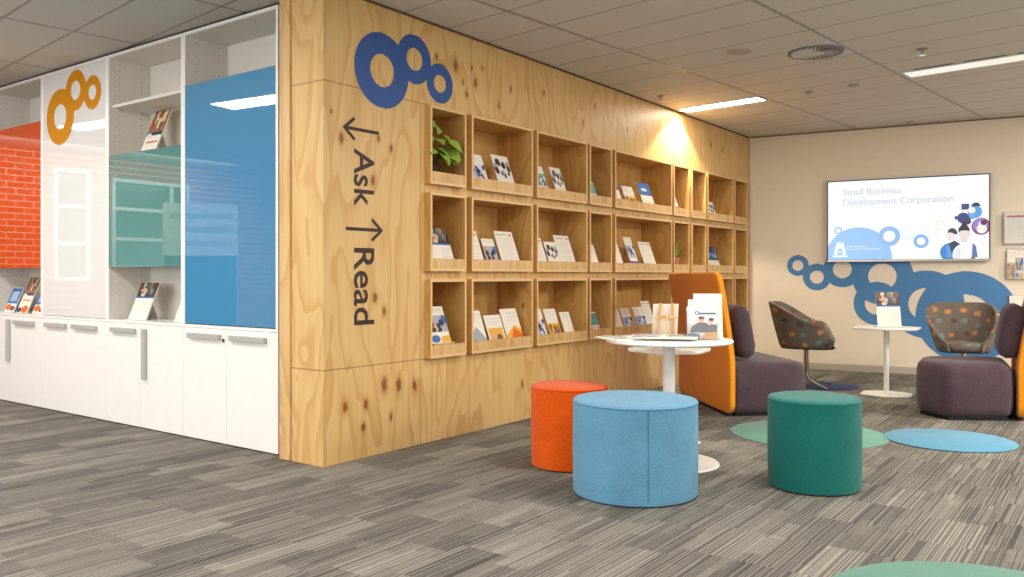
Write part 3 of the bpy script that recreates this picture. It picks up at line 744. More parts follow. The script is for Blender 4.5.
for ya, yb, ys, hs, gm, gname, gz0, gz1 in UN:
    w = ya - yb; sm_ = ya - ys
    t = thing('base_cabinet', 'white two door base cabinet under the shelving with %s glass' % gname, 'cabinet', (XC, ya, 0), CROT, 'white base cabinets')
    bm = B(); box(bm, 0.001, w - 0.001, 0.02, DEP, 0.03, ZB - 0.02); link('carcass', bm, M_WHITE, t, sm=False)
    bm = B(); box(bm, 0.001, w - 0.001, 0.0, DEP, ZB - 0.02, ZB); link('cabinet_top', bm, M_WHITE, t, sm=False)
    bm = B(); box(bm, 0.002, w - 0.002, 0.05, DEP - 0.02, 0.0, 0.029); link('plinth', bm, M_BLACK, t, sm=False)
    for k, (a, b_) in enumerate(((0.0015, sm_ - 0.0015), (sm_ + 0.0015, w - 0.0015))):
        bm = B(); box(bm, a, b_, 0.0, 0.018, 0.009, ZB - 0.023, bev=0.0015, seg=1); d = link('door', bm, M_WHITE, t, sm=False)
        bm = B()
        off = (0.085, 0.06)[k]
        if hs[k] == 'h': box(bm, a + off, min(a + off + 0.37, b_ - 0.05), -0.03, -0.002, 0.698, 0.733, bev=0.003, seg=1)
        else:
            xx = a + 0.06 if hs[k] == 'v_start' else b_ - 0.065
            box(bm, xx, xx + 0.035, -0.03, -0.002, 0.365, 0.735, bev=0.003, seg=1)
        link('handle', bm, M_ALU, d, sm=False)
        if gname == 'blue' and k == 0:
            bm = B(); tube(bm, (b_ - 0.026, -0.006, 0.695), (b_ - 0.026, 0.0, 0.695), 0.012, seg=16); link('lock', bm, plain((120, 90, 70), 0.3, 0.8), d)
    t = thing('shelving_unit', 'white open shelving unit with sliding %s glass front above base cabinet' % gname, 'shelving', (XC, ya, ZB), CROT, 'glass fronted shelving units')
    H = ZT - ZB; s = 0.022
    bm = B(); box(bm, 0.001, s, 0.012, DEP, 0.001, H); link('side_panel', bm, M_PEG, t, sm=False)
    bm = B(); box(bm, w - s, w - 0.001, 0.012, DEP, 0.001, H); link('side_panel', bm, M_PEG, t, sm=False)
    bm = B(); box(bm, s, w - s, 0.012, DEP, H - 0.022, H); link('top_panel', bm, M_WHITEIN, t, sm=False)
    bm = B(); box(bm, s, w - s, DEP - 0.01, DEP, 0.001, H - 0.022); link('back_panel', bm, M_WHITEIN, t, sm=False)
    bm = B(); box(bm, 0.001, 0.024, 0.0, 0.0115, 0.001, H); box(bm, w - 0.024, w - 0.001, 0.0, 0.0115, 0.001, H); box(bm, 0.024, w - 0.024, 0.0, 0.0115, H - 0.02, H)
    link('face_frame', bm, M_WHITE, t, sm=False)
    for zz in ([1.20, 1.65] if gname == 'teal' else [1.20]):
        bm = B(); box(bm, s + 0.0015, w - s - 0.0015, 0.03, DEP - 0.012, zz - 0.022, zz); sh = link('shelf', bm, M_WHITEIN, t, sm=False)
        if gname == 'teal' and zz > 1.5:
            bm = B()
            for yy in (0.09, 0.27): box(bm, s + 0.001, s + 0.014, yy - 0.008, yy + 0.008, zz - 0.036, zz - 0.0225)
            link('shelf_pin', bm, M_ALU, sh, sm=False)
    bm = B(); box(bm, 0.024, w - 0.024, 0.0, 0.006, gz0 - ZB + 0.001, gz1 - ZB, bev=0.001, seg=1); gp = link('sliding_panel', bm, gm, t, sm=False)
    gp['label'] = '%s glass sliding panel' % gname
    if gname == 'white':
        c0 = ya
        shape_obj('ring_emblem', annuli([(ya - 7.090, 2.432 - ZB, 0.230, 0.104), (ya - 6.832, 2.617 - ZB, 0.164, 0.077), (ya - 6.566, 2.567 - ZB, 0.133, 0.060)]),
                  (0.03, 1.05, 1.35, 2.02), 0.006, -0.0012, M_AMBER, parent=gp)

def cab_leaflet(label, y, z, w, h, des, lean=22):
    return leaflet(label, w, h, des, (XC + 0.09, y, z), CROT, lean, th=0.012, group=None)
def onshelf(y, z): pass
holder_loc = [
    ('slim brochure with a photo head standing on the shelf above the teal glass', 5.98, 1.992, .21, .44, 'rackcard'),
    ('brochure with photo strip on the cabinet top below the teal glass', 6.08, ZB, .245, .30, 'phototop'),
    ('pale brochure half hidden beside the blue glass', 5.50, ZB, .16, .22, 'text'),
    ('brochure with blue and orange cover, first of three below the orange glass', 8.26, ZB, .19, .24, 'phone'),
    ('tall brochure with brown photo, middle of three below the orange glass', 8.00, ZB, .20, .34, 'rackcard'),
    ('brochure with blue and orange cover, the one nearest the white glass, below the orange glass', 7.70, ZB, .19, .24, 'phone'),
]
for lb, y, z, w, h, des in holder_loc:
    t = thing('brochure_holder', lb, 'brochure', (XC + 0.09, y, z + 0.001), CROT, None)
    M = Matrix.Rotation(math.radians(-22), 4, 'X'); bm = B(); mats = [M_PAPER]; paper_mesh(bm, w, h, des, M, 0.01, mats)
    me = bpy.data.meshes.new('brochure_stack'); bm.to_mesh(me); bm.free()
    for m in mats: me.materials.append(m)
    o = bpy.data.objects.new('brochure_stack', me); C.objects.link(o); o.parent = t
    bm = B(); box(bm, -w * 0.3, w * 0.3, 0.011, 0.014, 0.0, h * 0.55, M=M); tq = h * 0.55
    M2 = Matrix.Translation((0, math.sin(math.radians(22)) * tq + 0.013, math.cos(math.radians(22)) * tq)) @ Matrix.Rotation(math.radians(22), 4, 'X')
    box(bm, -w * 0.3, w * 0.3, 0.0, 0.003, -tq * math.cos(math.radians(22)) / math.cos(math.radians(22)), 0, M=M2)
    link('back_stand', bm, plain((232, 230, 226), 0.4), t, sm=False)

# ------------------------------------------------------------------ stools
def stool(label, mat, r, d, R, H, seam_deg, dark):
    x, y, _ = P(r, d); t = thing('round_stool', label, 'stool', (x, y, 0), CAMROT)
    bm = B(); e = 0.012
    lathe(bm, [(0, 0.005), (R - 0.008, 0.005), (R - 0.001, 0.011), (R, 0.04), (R + 0.002, H * 0.5), (R, H - 0.05), (R - 0.001, H - 0.014)], 72); link('body', bm, mat, t)
    bm = B(); lathe(bm, [(R - 0.0015, H - 0.014), (R + 0.001, H - 0.010), (R - 0.005, H - 0.003), (R - 0.02, H + 0.001), (R * 0.7, H + 0.004), (0, H + 0.005)], 72); link('seat_cushion', bm, mat, t)
    bm = B(); n = 72
    pr = [[(0.0025 * math.cos(a) + R + 0.0005, H - 0.0125 + 0.0025 * math.sin(a)) for a in (0, PI / 2, PI, 3 * PI / 2)]][0]
    rings = [[(q[0] * math.cos(2 * PI * i / n), q[0] * math.sin(2 * PI * i / n), q[1]) for q in pr] for i in range(n + 1)]
    loft(bm, rings, cap0=False, cap1=False); link('piping', bm, dark, t)
    bm = B(); a = math.radians(seam_deg); tube(bm, ((R + 0.001) * math.cos(a), (R + 0.001) * math.sin(a), 0.03), ((R + 0.001) * math.cos(a), (R + 0.001) * math.sin(a), H - 0.014), 0.0022, seg=6); link('seam', bm, dark, t)
    bm = B()
    lathe(bm, [(0, 0.0), (R - 0.03, 0.0), (R - 0.03, 0.0045), (0, 0.0045)], 48); link('foot_ring', bm, M_BLACK, t)
stool('largest round stool, sky blue felt, beside the orange stool', M_BLUE, 0.641, 4.37, 0.322, 0.488, -87, fabric((66, 116, 150), 'blue_thread'))
stool('small round teal felt stool standing apart near the green carpet dot', M_TEAL, 1.620, 4.495, 0.238, 0.479, 60, fabric((24, 96, 90), 'teal_thread'))
stool('small round orange felt stool between the blue stool and the plywood wall', M_ORANGE, 0.343, 5.0, 0.228, 0.478, 60, fabric((190, 62, 10), 'orange_thread'))

# carpet dots
def dot(label, r, d, R, rgb, dz=0.0):
    x, y, _ = P(r, d); bm = B(); lathe(bm, [(0, 0.0002), (R, 0.0002), (R, 0.003), (R - 0.004, 0.005), (0, 0.005)], 96)
    o = link('round_rug', bm, fabric(rgb, 'carpet_dot_%d_%d_%d' % rgb, 220, 0.25), loc=(x, y, dz)); tag(o, label, 'carpet dot')
dot('sea green round carpet dot under the teal stool edge', 2.105, 5.965, 0.532, (98, 148, 130))
dot('sky blue round carpet dot beside the sea green one', 2.985, 5.72, 0.407, (84, 146, 174), 0.004)
dot('navy round carpet dot under the swivel tub chair', 3.133, 8.58, 0.39, (34, 52, 100))
dot('sea green round carpet dot lying apart in front of the teal stool', 1.60, 2.73, 0.57, (84, 132, 115))
dot('royal blue carpet dot in front of the white cabinets', -2.965, 4.41, 0.235, (52, 66, 150))

# ------------------------------------------------------------------ tables
def round_top(bm, R, z0, z1): lathe(bm, [(0, z0), (R - 0.02, z0), (R - 0.004, z0 + 0.006), (R, (z0 + z1) / 2), (R - 0.003, z1 - 0.002), (R - 0.008, z1), (0, z1)], 72)
x, y, _ = P(0.944, 5.04)
t = thing('round_table', 'white round pedestal table behind the blue stool', 'table', (x, y, 0), CAMROT)
bm = B(); round_top(bm, 0.377, 0.722, 0.746); link('table_top', bm, M_TABLE, t)
bm = B(); lathe(bm, [(0.036, 0.016), (0.036, 0.71), (0.05, 0.714), (0.12, 0.7215), (0, 0.7215)], 32); link('pedestal', bm, plain((226, 224, 220), 0.35), t)
bm = B(); lathe(bm, [(0, 0.0), (0.295, 0.0), (0.297, 0.004), (0.29, 0.012), (0.06, 0.017), (0, 0.017)], 72); link('base', bm, M_TABLE, t)
RT = (x, y)

def hexa(a, b, n=6, r=0.03):
    """Stretched six-sided plan with slightly rounded corners."""
    raw = [(-a, 0), (-a * 0.42, -b), (a * 0.5, -b), (a, 0), (a * 0.42, b), (-a * 0.5, b)]
    out = []
    for i, p in enumerate(raw):
        q0, q1 = Vector(raw[i - 1]), Vector(raw[(i + 1) % 6]); v = Vector(p)
        d0, d1 = (q0 - v).normalized() * r, (q1 - v).normalized() * r
        for k in range(n + 1):
            t_ = k / n; out.append(tuple(((v + d0) * (1 - t_) ** 2 + v * 2 * t_ * (1 - t_) + (v + d1) * t_ ** 2)))
    return out
def slab(bm, pts, z0, z1):
    loft(bm, [[(p[0] * k, p[1] * k, z) for p in pts] for k, z in ((0.97, z0), (1.0, z0 + (z1 - z0) * 0.5), (1.0, z1 - 0.002), (0.995, z1))])
def low_table(label, r, d, ta, tb, rot, z=0.64):
    x, y, _ = P(r, d); t = thing('side_table', label, 'side table', (x, y, 0), CAMROT + rot, 'white six sided side tables')
    bm = B(); slab(bm, hexa(ta, tb), z - 0.022, z); link('table_top', bm, M_TABLE, t)
    bm = B(); lathe(bm, [(0, 0.0135), (0.024, 0.0135), (0.024, z - 0.0225), (0, z - 0.0225)], 24); link('pedestal', bm, M_TABLE, t)
    bm = B(); slab(bm, hexa(ta * 0.76, tb * 0.8), 0.0, 0.013); link('base', bm, M_TABLE, t)
    return x, y
SX, SY = low_table('white side table in front of the blue wall graphic', 3.53, 7.9, 0.33, 0.27, 0.0)
LX, LY = low_table('white low side table behind the round table, carrying an easel', 1.055, 5.62, 0.285, 0.24, 0.0)

# easel with board seen from behind, standing on the low table
def P3(r, d, z): return P(r, d, z)
ex, ey, _ = P(1.0, 5.50)
erot = CAMROT + PI                          # it faces away from the camera, towards the armchair
easel('wooden easel seen from behind on the low table, holding a white board', (ex, ey, 0.641), 0.315, 0.20, erot, 12, 0.045)
th_ = 12.0
leaflet('white board on the wooden easel between magazines and upright brochures', .165, .255, 'board', (ex + 0.0, ey + 0.0, 0.693), erot, th_, th=0.004, name='display_board')
bpy.context.view_layer.update()

# magazines on the round table
def magazine(label, r, d, w, h, rot, z, rgb, thick=0.006, open_=True):
    x, y, _ = P(r, d); t = thing('magazine', label, 'magazine', (x, y, z), CAMROT + rot)
    for s in ((-1, 1) if open_ else (1,)):
        bm = B(); rows = []
        for i in range(7):
            u = i / 6; zz = (0.006 * math.sin(u * PI) + 0.002) if open_ else 0.002
            rows.append((s * w * u if open_ else w * (u - 0.5), zz))
        loft(bm, [[(x_, -h / 2, 0.0005), (x_, h / 2, 0.0005), (x_, h / 2, z_ + thick * 0.5), (x_, -h / 2, z_ + thick * 0.5)] for x_, z_ in rows])
        pg = link('page_block', bm, M_PAPER, t, sm=True)
        bm = B()
        def zat(u): return (0.006 * math.sin(u * PI) + 0.002 if open_ else 0.002) + thick * 0.5 + 0.0006
        for q in range(6):
            v0 = -h * 0.42 + q * h * 0.14; col = 1 if (q * 7 + (s + 1)) % 5 == 0 else 0
            pts = []
            n = 6
            for i in range(n):
                ua, ub = 0.12 + 0.76 * i / n, 0.12 + 0.76 * (i + 1) / n
                fa, fb = (s * w * ua, s * w * ub) if open_ else (w * (ua - 0.5), w * (ub - 0.5))
                vs = [bm.verts.new(p) for p in ((fa, v0, zat(ua)), (fb, v0, zat(ub)), (fb, v0 + h * 0.09, zat(ub)), (fa, v0 + h * 0.09, zat(ua)))]
                bm.faces.new(vs).material_index = col
        link('print', bm, [plain((206, 202, 196), 0.6), plain(rgb, 0.6)], pg, sm=False)
magazine('open newspaper overhanging the round table edge towards the shelves', 0.735, 5.06, 0.20, 0.28, 0.3, 0.7465, (120, 120, 124))
magazine('open magazine lying flat in the middle of the round table', 0.90, 4.98, 0.20, 0.27, -0.25, 0.7595, (96, 90, 92))
magazine('closed magazine lying under the open one on the round table', 0.88, 5.12, 0.22, 0.30, 0.1, 0.7465, (140, 90, 70), 0.008, False)

# tiered brochure holder on the round table
hx, hy, _ = P(1.130, 4.93)
t = thing('brochure_stand', 'clear stand with three upright brochures on the round table', 'brochure stand', (hx, hy, 0.747), CAMROT - 0.12)
for k, (y0, w, h, des, lb, dx) in enumerate(((0.0, .17, .195, 'couple', 'front brochure with two people', -.01), (.045, .17, .235, 'plain', 'white brochure behind the front one', 0.0), (.085, .17, .27, 'plain', 'tallest cream brochure at the back', .035))):
    M = Matrix.Translation((dx, y0, 0.006)) @ Matrix.Rotation(math.radians(-12), 4, 'X'); bm = B(); mats = [M_PAPER]; paper_mesh(bm, w, h, des, M, 0.008, mats)
    me = bpy.data.meshes.new('brochure'); bm.to_mesh(me); bm.free()
    for m in mats: me.materials.append(m)
    o = bpy.data.objects.new('brochure', me); C.objects.link(o); o.parent = t; o['label'] = lb
bm = B(); box(bm, -0.10, 0.10, -0.012, 0.13, 0.0, 0.004)
for y0, hh in ((-0.012, 0.10), (0.034, 0.15), (0.075, 0.19)):
    box(bm, -0.095, 0.095, 0, 0.002, 0.004, hh, M=Matrix.Translation((0, y0, 0)) @ Matrix.Rotation(math.radians(-12), 4, 'X'))
link('acrylic_body', bm, M_ACRYL, t, sm=False)

# leaflet holder on the far side table
sx_, sy_, _ = P(3.535, 7.84)
t = thing('leaflet_holder', 'upright clear holder with a photo topped sheet on the far side table', 'leaflet holder', (sx_, sy_, 0.641), CAMROT + 0.12)
M = Matrix.Translation((0, 0, 0.005)) @ Matrix.Rotation(math.radians(-8), 4, 'X'); bm = B(); mats = [M_PAPER]; paper_mesh(bm, .235, .325, 'phototop', M, 0.003, mats)
me = bpy.data.meshes.new('sheet'); bm.to_mesh(me); bm.free()
for m in mats: me.materials.append(m)
o = bpy.data.objects.new('sheet', me); C.objects.link(o); o.parent = t
bm = B(); box(bm, -0.12, 0.12, -0.03, 0.09, 0.0, 0.004); box(bm, -0.12, 0.12, 0.006, 0.009, 0.0, 0.33, M=M); link('acrylic_back', bm, M_ACRYL, t, sm=False)

# ------------------------------------------------------------------ armchairs with high screens (front is local -Y)
def round_poly(pts, r, n=6):
    out = []
    for i, p in enumerate(pts):
        v = Vector(p); a, b_ = Vector(pts[i - 1]), Vector(pts[(i + 1) % len(pts)])
        d0, d1 = (a - v).normalized() * r, (b_ - v).normalized() * r
        for k in range(n + 1):
            q = k / n; out.append(tuple((v + d0) * (1 - q) ** 2 + v * 2 * q * (1 - q) + (v + d1) * q * q))
    return out
def armchair(label, loc, rotz, W, sw, sd, seat_h, ph, lean, ctop, plan, cfwd):
    t = thing('screen_armchair', label, 'armchair', loc, rotz)
    th = 0.055
    def yoff(z): return 0.0 if z < 0.42 else lean * ((z - 0.42) / (ph - 0.42)) ** 1.25
    rings = []; rc = 0.075; NZ = 28
    for i in range(NZ + 1):
        q = i / NZ; z = 0.035 + (ph - 0.035) * (0.5 - 0.5 * math.cos(PI * q))
        ins = 0.0
        for e in (z - 0.035, ph - z):
            if e < rc: ins = max(ins, rc - math.sqrt(max(0, rc * rc - (rc - e) ** 2)))
        tt = th * (0.55 if i in (0, NZ) else 1.0)
        o_ = rrect(W - 2 * ins, tt, tt * 0.45, 5)
        rings.append([(p[0], p[1] + th / 2 + yoff(z), z) for p in o_])
    bm = B(); loft(bm, rings); link('screen_panel', bm, M_SCREEN, t, ang=50)
    # welt running round the screen's edge
    bm = B(); path = []
    def edge_pt(x, z): return Vector((x, th / 2 + yoff(z), z))
    pts2 = rrect(W + 0.004, ph - 0.035 + 0.004, rc, 8, 0, (ph + 0.035) / 2)
    fine = []
    for a, b_ in zip(pts2, pts2[1:] + pts2[:1]):
        L = math.hypot(b_[0] - a[0], b_[1] - a[1]); n = max(1, int(L / 0.06))
        for k in range(n): fine.append((a[0] + (b_[0] - a[0]) * k / n, a[1] + (b_[1] - a[1]) * k / n))
    ring = []
    for i, p in enumerate(fine):
        a, b_ = fine[i - 1], fine[(i + 1) % len(fine)]; d = Vector((b_[0] - a[0], b_[1] - a[1])).normalized(); nrm = Vector((d.y, -d.x))
        c_ = edge_pt(*p)
        ring.append([c_ + Vector((nrm.x * 0.006 * k0, k1 * th * 0.42, nrm.y * 0.006 * k0)) for k0, k1 in ((-1, -1), (1, -0.75), (1, 0.75), (-1, 1))])
    loft(bm, ring + ring[:1], cap0=False, cap1=False); link('edge_welt', bm, M_SCREENEDGE, t, ang=60)
    # seat block
    rad = (0.16, 0.03, 0.03, 0.16)
    prof = [(0.028, 0.035), (0.05, 0.010), (0.10, 0.0), (seat_h * 0.5, -0.006), (seat_h - 0.075, 0.0), (seat_h - 0.035, 0.010), (seat_h - 0.012, 0.032), (seat_h, 0.075), (seat_h + 0.006, 0.14)]
    rings = []
    for z, ins in prof:
        ins2 = ins
        pts = rrect(sw - 2 * ins2, sd - ins2, tuple(max(0.01, q - ins2 * 0.5) for q in (0.16, 0.03, 0.03, 0.16)), 8, 0, -sd / 2 + ins2 / 2)
        if plan:
            cxm, cym = sum(p[0] for p in plan) / len(plan), sum(p[1] for p in plan) / len(plan); kk = 1 - ins / 0.33
            pts = [(cxm + (p[0] - cxm) * kk, cym + (p[1] - cym) * kk) for p in round_poly(plan, 0.085)]
        rings.append([(p[0], p[1], z) for p in pts])
    bm = B(); loft(bm, rings); link('seat', bm, M_PURPLE, t, ang=60)
    if plan:
        bm = B(); loft(bm, [[(cxm + (p[0] - cxm) * 0.9, cym + (p[1] - cym) * 0.9, z) for p in plan] for z in (0.0, 0.028)])
    else:
        bm = B(); box(bm, -sw / 2 + 0.05, sw / 2 - 0.05, -sd + 0.06, -0.02, 0.0, 0.028)
    link('plinth', bm, M_BLACK, t, sm=False)
    bm = B(); box(bm, -W / 2 + 0.06, W / 2 - 0.06, 0.005, 0.045, 0.0, 0.034); link('panel_foot', bm, M_BLACK, t, sm=False)
    # back cushion, leaning on the screen
    chh = ctop - seat_h; cw = sw - 0.06; rings = []
    M = Matrix.Translation((0, -0.012 - cfwd, seat_h + 0.012)) @ Matrix.Rotation(math.radians(-11), 4, 'X')
    for yy, ins in ((-0.165, 0.075), (-0.158, 0.045), (-0.13, 0.014), (-0.085, 0.0), (-0.045, 0.010), (-0.018, 0.035), (-0.012, 0.07)):
        pts = rrect(cw - 2 * ins, chh - 2 * ins, 0.07, 6, 0, chh / 2)
        rings.append([M @ Vector((p[0], yy, p[1])) for p in pts])
    bm = B(); loft(bm, rings); link('back_cushion', bm, M_PURPLE, t, ang=60)
x, y, _ = P(1.70, 7.28)
armchair('plum two seat armchair with amber screen back beside the round table', (x, y, 0), CAMROT + math.radians(96.5), 1.30, 1.26, 0.64, 0.43, 1.145, 0.11, 0.87, None, 0.05)
brot = math.radians(-117.6); bmx, bmy = 4.075, 6.80
def loc_b(p):
    dx, dy = p[0] - bmx, p[1] - bmy
    return (dx * math.cos(brot) + dy * math.sin(brot), -dx * math.sin(brot) + dy * math.cos(brot))
plan_b = [loc_b(p) for p in ((4.19, 7.12), (3.50, 7.18), (3.285, 6.82), (3.37, 6.49), (3.865, 6.455))]
x, y, _ = P(bmx, bmy)
armchair('plum armchair with amber screen back, standing across from the round table', (x, y, 0), CAMROT + brot, 0.78, 0.70, 0.60, 0.445, 1.145, 0.14, 0.875, plan_b, -0.025)

# ------------------------------------------------------------------ swivel tub chairs (front is local -Y)
def tub_chair(label, loc, rotz):
    t = thing('tub_chair', label, 'chair', loc, rotz)
    zb, th = 0.40, 0.042; NA, NV = 56, 10
    def foot(a, k):                                # plan: superellipse, a = 0 at the back
        cx, cy = math.sin(a), math.cos(a); n = 2.7
        rr = (abs(cx) ** n + abs(cy) ** n) ** (-1 / n)
        cx *= 1.05; cy *= 1.05
        return cx * rr * (0.215 + 0.125 * k), cy * rr * (0.235 + (0.11 * k if cy > 0 else 0.03 + 0.05 * k))
    amax = math.radians(146)
    def height(a):
        q = abs(a) / amax; s = min(1, max(0, (q - 0.20) / 0.56)); s = s * s * (3 - 2 * s)
        e = min(1, max(0, (q - 0.76) / 0.24)); e = e * e * (3 - 2 * e)
        return 0.457 - 0.205 * s - 0.165 * e
    def surf(a, v, inn):
        h = height(a) * v; k = (h / 0.457) ** 0.85
        x, y = foot(a, k)
        L = math.hypot(x, y); x, y = x * (1 - inn / L), y * (1 - inn / L)
        return Vector((x, y, zb + h))
    bm = B(); uvl = bm.loops.layers.uv.new('weave')
    def sheet(inn, flip):
        V = [[bm.verts.new(surf(-amax + 2 * amax * i / NA, j / NV, inn)) for j in range(NV + 1)] for i in range(NA + 1)]
        for i in range(NA):
            for j in range(NV):
                q = [(i, j), (i + 1, j), (i + 1, j + 1), (i, j + 1)]
                f = bm.faces.new([V[a][b_] for a, b_ in (q[::-1] if flip else q)])
                for lp, (a, b_) in zip(f.loops, q[::-1] if flip else q): lp[uvl].uv = (a / NA * 1.25, V[a][b_].co.z)
        return V
    O, I = sheet(0.0, True), sheet(th, False)
    def bridge(a, b_):
        for p, q, r_, s in zip(a, a[1:], b_[1:], b_):
            f = bm.faces.new((p, q, r_, s))
            for lp in f.loops: lp[uvl].uv = (lp.vert.co.x, lp.vert.co.z + lp.vert.co.y)
    bridge([c[-1] for c in O], [c[-1] for c in I]); bridge([c[0] for c in I], [c[0] for c in O])
    bridge(O[0], I[0]); bridge(I[-1], O[-1])
    link('shell', bm, M_TUB, t, ang=70)
    bm = B(); uvl = bm.loops.layers.uv.new('weave')
    def plan(k, sc_): return [(foot(2 * PI * i / 48, k)[0] * sc_, foot(2 * PI * i / 48, k)[1] * sc_) for i in range(48)]
    loft(bm, [[(p[0], p[1], z) for p in plan(k, s)] for z, k, s in ((zb - 0.012, 0.0, 0.86), (zb - 0.01, 0.0, 0.97), (zb + 0.002, 0.0, 0.985))])
    link('seat_pan', bm, plain((44, 40, 38), 0.7), t)
    bm = B(); uvl = bm.loops.layers.uv.new('weave')
    loft(bm, [[(p[0], p[1] - 0.01, z) for p in plan(k, s)] for z, k, s in ((zb + 0.003, 0.05, 0.84), (zb + 0.03, 0.1, 0.87), (zb + 0.06, 0.15, 0.87), (zb + 0.08, 0.15, 0.82), (zb + 0.088, 0.15, 0.66))])
    for f in bm.faces:
        for lp in f.loops: lp[uvl].uv = (lp.vert.co.x, lp.vert.co.y + lp.vert.co.z)
    link('seat_cushion', bm, M_TUB, t, ang=70)
    bm = B(); lathe(bm, [(0.045, 0.388), (0.09, 0.386), (0.09, 0.38), (0.028, 0.37), (0.026, 0.10), (0.034, 0.09), (0.034, 0.06), (0, 0.06)], 24); link('column', bm, M_CHROME, t)
    for k in range(4):
        a = math.radians(45 + 90 * k); bm = B()
        c_, s_ = math.cos(a), math.sin(a)
        loft(bm, [[Vector((c_ * r_ - s_ * w_, s_ * r_ + c_ * w_, z_)) for w_, z_ in ((-w, z), (w, z), (w, z + hh), (-w, z + hh))] for r_, w, z, hh in ((0.02, 0.014, 0.062, 0.025), (0.20, 0.012, 0.022, 0.018), (0.31, 0.010, 0.004, 0.012))])
        link('leg', bm, M_CHROME, t, ang=30)
x, y, _ = P(2.985, 8.50)
tub_chair('tub chair with patterned taupe fabric seen side on, over the navy dot', (x, y, 0), CAMROT + math.radians(64))
x, y, _ = P(4.37, 8.12)
tub_chair('tub chair with patterned taupe fabric facing forward behind the plum armchair', (x, y, 0), CAMROT + math.radians(-24))

# ------------------------------------------------------------------ television
TV0, TV1, TZ0, TZ1 = 0.930, 2.606, 1.284, 2.236
t = thing('television', 'large lit wall screen showing a business title slide on the cream wall', 'television', BWP(TV0, TZ0, 0.0), BROT)
tw, tz = TV1 - TV0, TZ1 - TZ0
bm = B(); box(bm, 0.3, tw - 0.3, -0.025, -0.001, 0.2, tz - 0.2); link('wall_bracket', bm, M_BLACK, t, sm=False)
bm = B(); box(bm, 0, tw, -0.058, -0.026, 0, tz, bev=0.003, seg=2); link('housing', bm, plain((36, 38, 52), 0.3), t)
bm = B(); box(bm, 0, tw, -0.064, -0.0585, 0.0, 0.022, bev=0.002, seg=1); link('bottom_trim', bm, plain((188, 178, 168), 0.3, 0.5), t)
ES = 1.0
def E_(rgb, k=[0]): return emit(rgb, ES, 'screen_%d_%d_%d' % rgb)
bm = B(); mats = []; cache = {}
SW_, SH_ = tw - 0.024, tz - 0.036
def art(pts, rgb, lift=[0]):
    if rgb not in cache: cache[rgb] = len(mats); mats.append(E_(rgb))
    lift[0] += 1
    q = []
    for a, b_ in pts: q.append((0.012 + SW_ * min(max(a, 0), 1), 0.024 + SH_ * min(max(b_, 0), 1)))
    flat(bm, q, -0.0590 - lift[0] * 0.00012, cache[rgb])
ASP = SW_ / SH_
def circ(cx, cy, R, n=40, a0=0, a1=360): return [(cx + R * math.cos(math.radians(a0 + (a1 - a0) * i / n)), cy + R * ASP * math.sin(math.radians(a0 + (a1 - a0) * i / n))) for i in range(n + (0 if a1 - a0 == 360 else 1))]
WH = (247, 250, 255)
art(rect(0, 1, 0, 1), WH)
def ringart(cx, cy, R, r, rgb): art(circ(cx, cy, R), rgb); art(circ(cx, cy, r), WH)
ringart(0.068, 0.375, 0.027, 0.015, (150, 192, 236))
hill = circ(0.20, 0.02, 0.217, 60); art(hill, (140, 190, 240))
ringart(0.52, 0.32, 0.05, 0.03, (232, 241, 250)); ringart(0.625, 0.37, 0.033, 0.02, (240, 244, 250))
ringart(0.400, 0.29, 0.069, 0.038, (136, 182, 232)); ringart(0.598, 0.22, 0.047, 0.026, (130, 180, 236))
ringart(0.713, 0.41, 0.031, 0.020, (252, 232, 214)); ringart(0.835, 0.23, 0.139, 0.134, (252, 238, 220))
art(circ(0.878, 0.55, 0.083), (250, 251, 253))                     # top photo: person at a machine
for pts, c_ in ((rect(.84, .885, .59, .66), (62, 72, 118)), (circ(.915, .60, .030), (222, 226, 234)), (circ(.918, .56, .042), (84, 160, 226)), (circ(.925, .625, .026, 20, 0, 180), (54, 58, 84)), (circ(.90, .58, .022), (240, 238, 240)), (circ(.85, .49, .036), (58, 66, 130)), (rect(.80, .90, .475, .515), (60, 70, 136)), (circ(.875, .45, .022), (70, 60, 90)), (circ(.905, .51, .02), (110, 170, 230))): art(pts, c_)
art(circ(0.955, 0.385, 0.056), (150, 70, 120))                       # side photo: red jacket
for pts, c_ in ((circ(.95, .40, .043), (150, 134, 206)), (circ(.962, .405, .024), (236, 216, 216)), (rect(.925, .99, .335, .36), (206, 52, 44)), (circ(.958, .355, .03), (244, 240, 240)), (circ(.97, .43, .018), (96, 50, 90))): art(pts, c_)
for pts, c_ in ((circ(.785, .325, .026), (60, 56, 66)), (circ(.776, .27, .028), (238, 226, 222)), (circ(.79, .31, .027, 20, -20, 160), (62, 58, 66)), (circ(.775, .08, .062), (58, 132, 206)), (rect(.75, .805, .02, .16), (84, 160, 226)), ([(.79, .02), (.84, .17), (.80, .22), (.765, .19)], (52, 60, 90)),
                (circ(.855, .345, .033), (42, 38, 52)), (circ(.858, .29, .034), (236, 220, 214)), ([(.825, .34), (.89, .34), (.862, .45), (.845, .43)], (44, 40, 54)), (circ(.862, .05, .075), (246, 246, 250)), ([(.90, .01), (.935, .02), (.925, .15), (.905, .19)], (96, 116, 186)), ([(.895, .0), (.92, .0), (.91, .08)], (110, 130, 60)), (rect(.84, .875, .20, .24), (232, 214, 206)), ([(.80, .0), (.83, .0), (.835, .12), (.82, .15)], (226, 232, 240))): art(pts, c_)
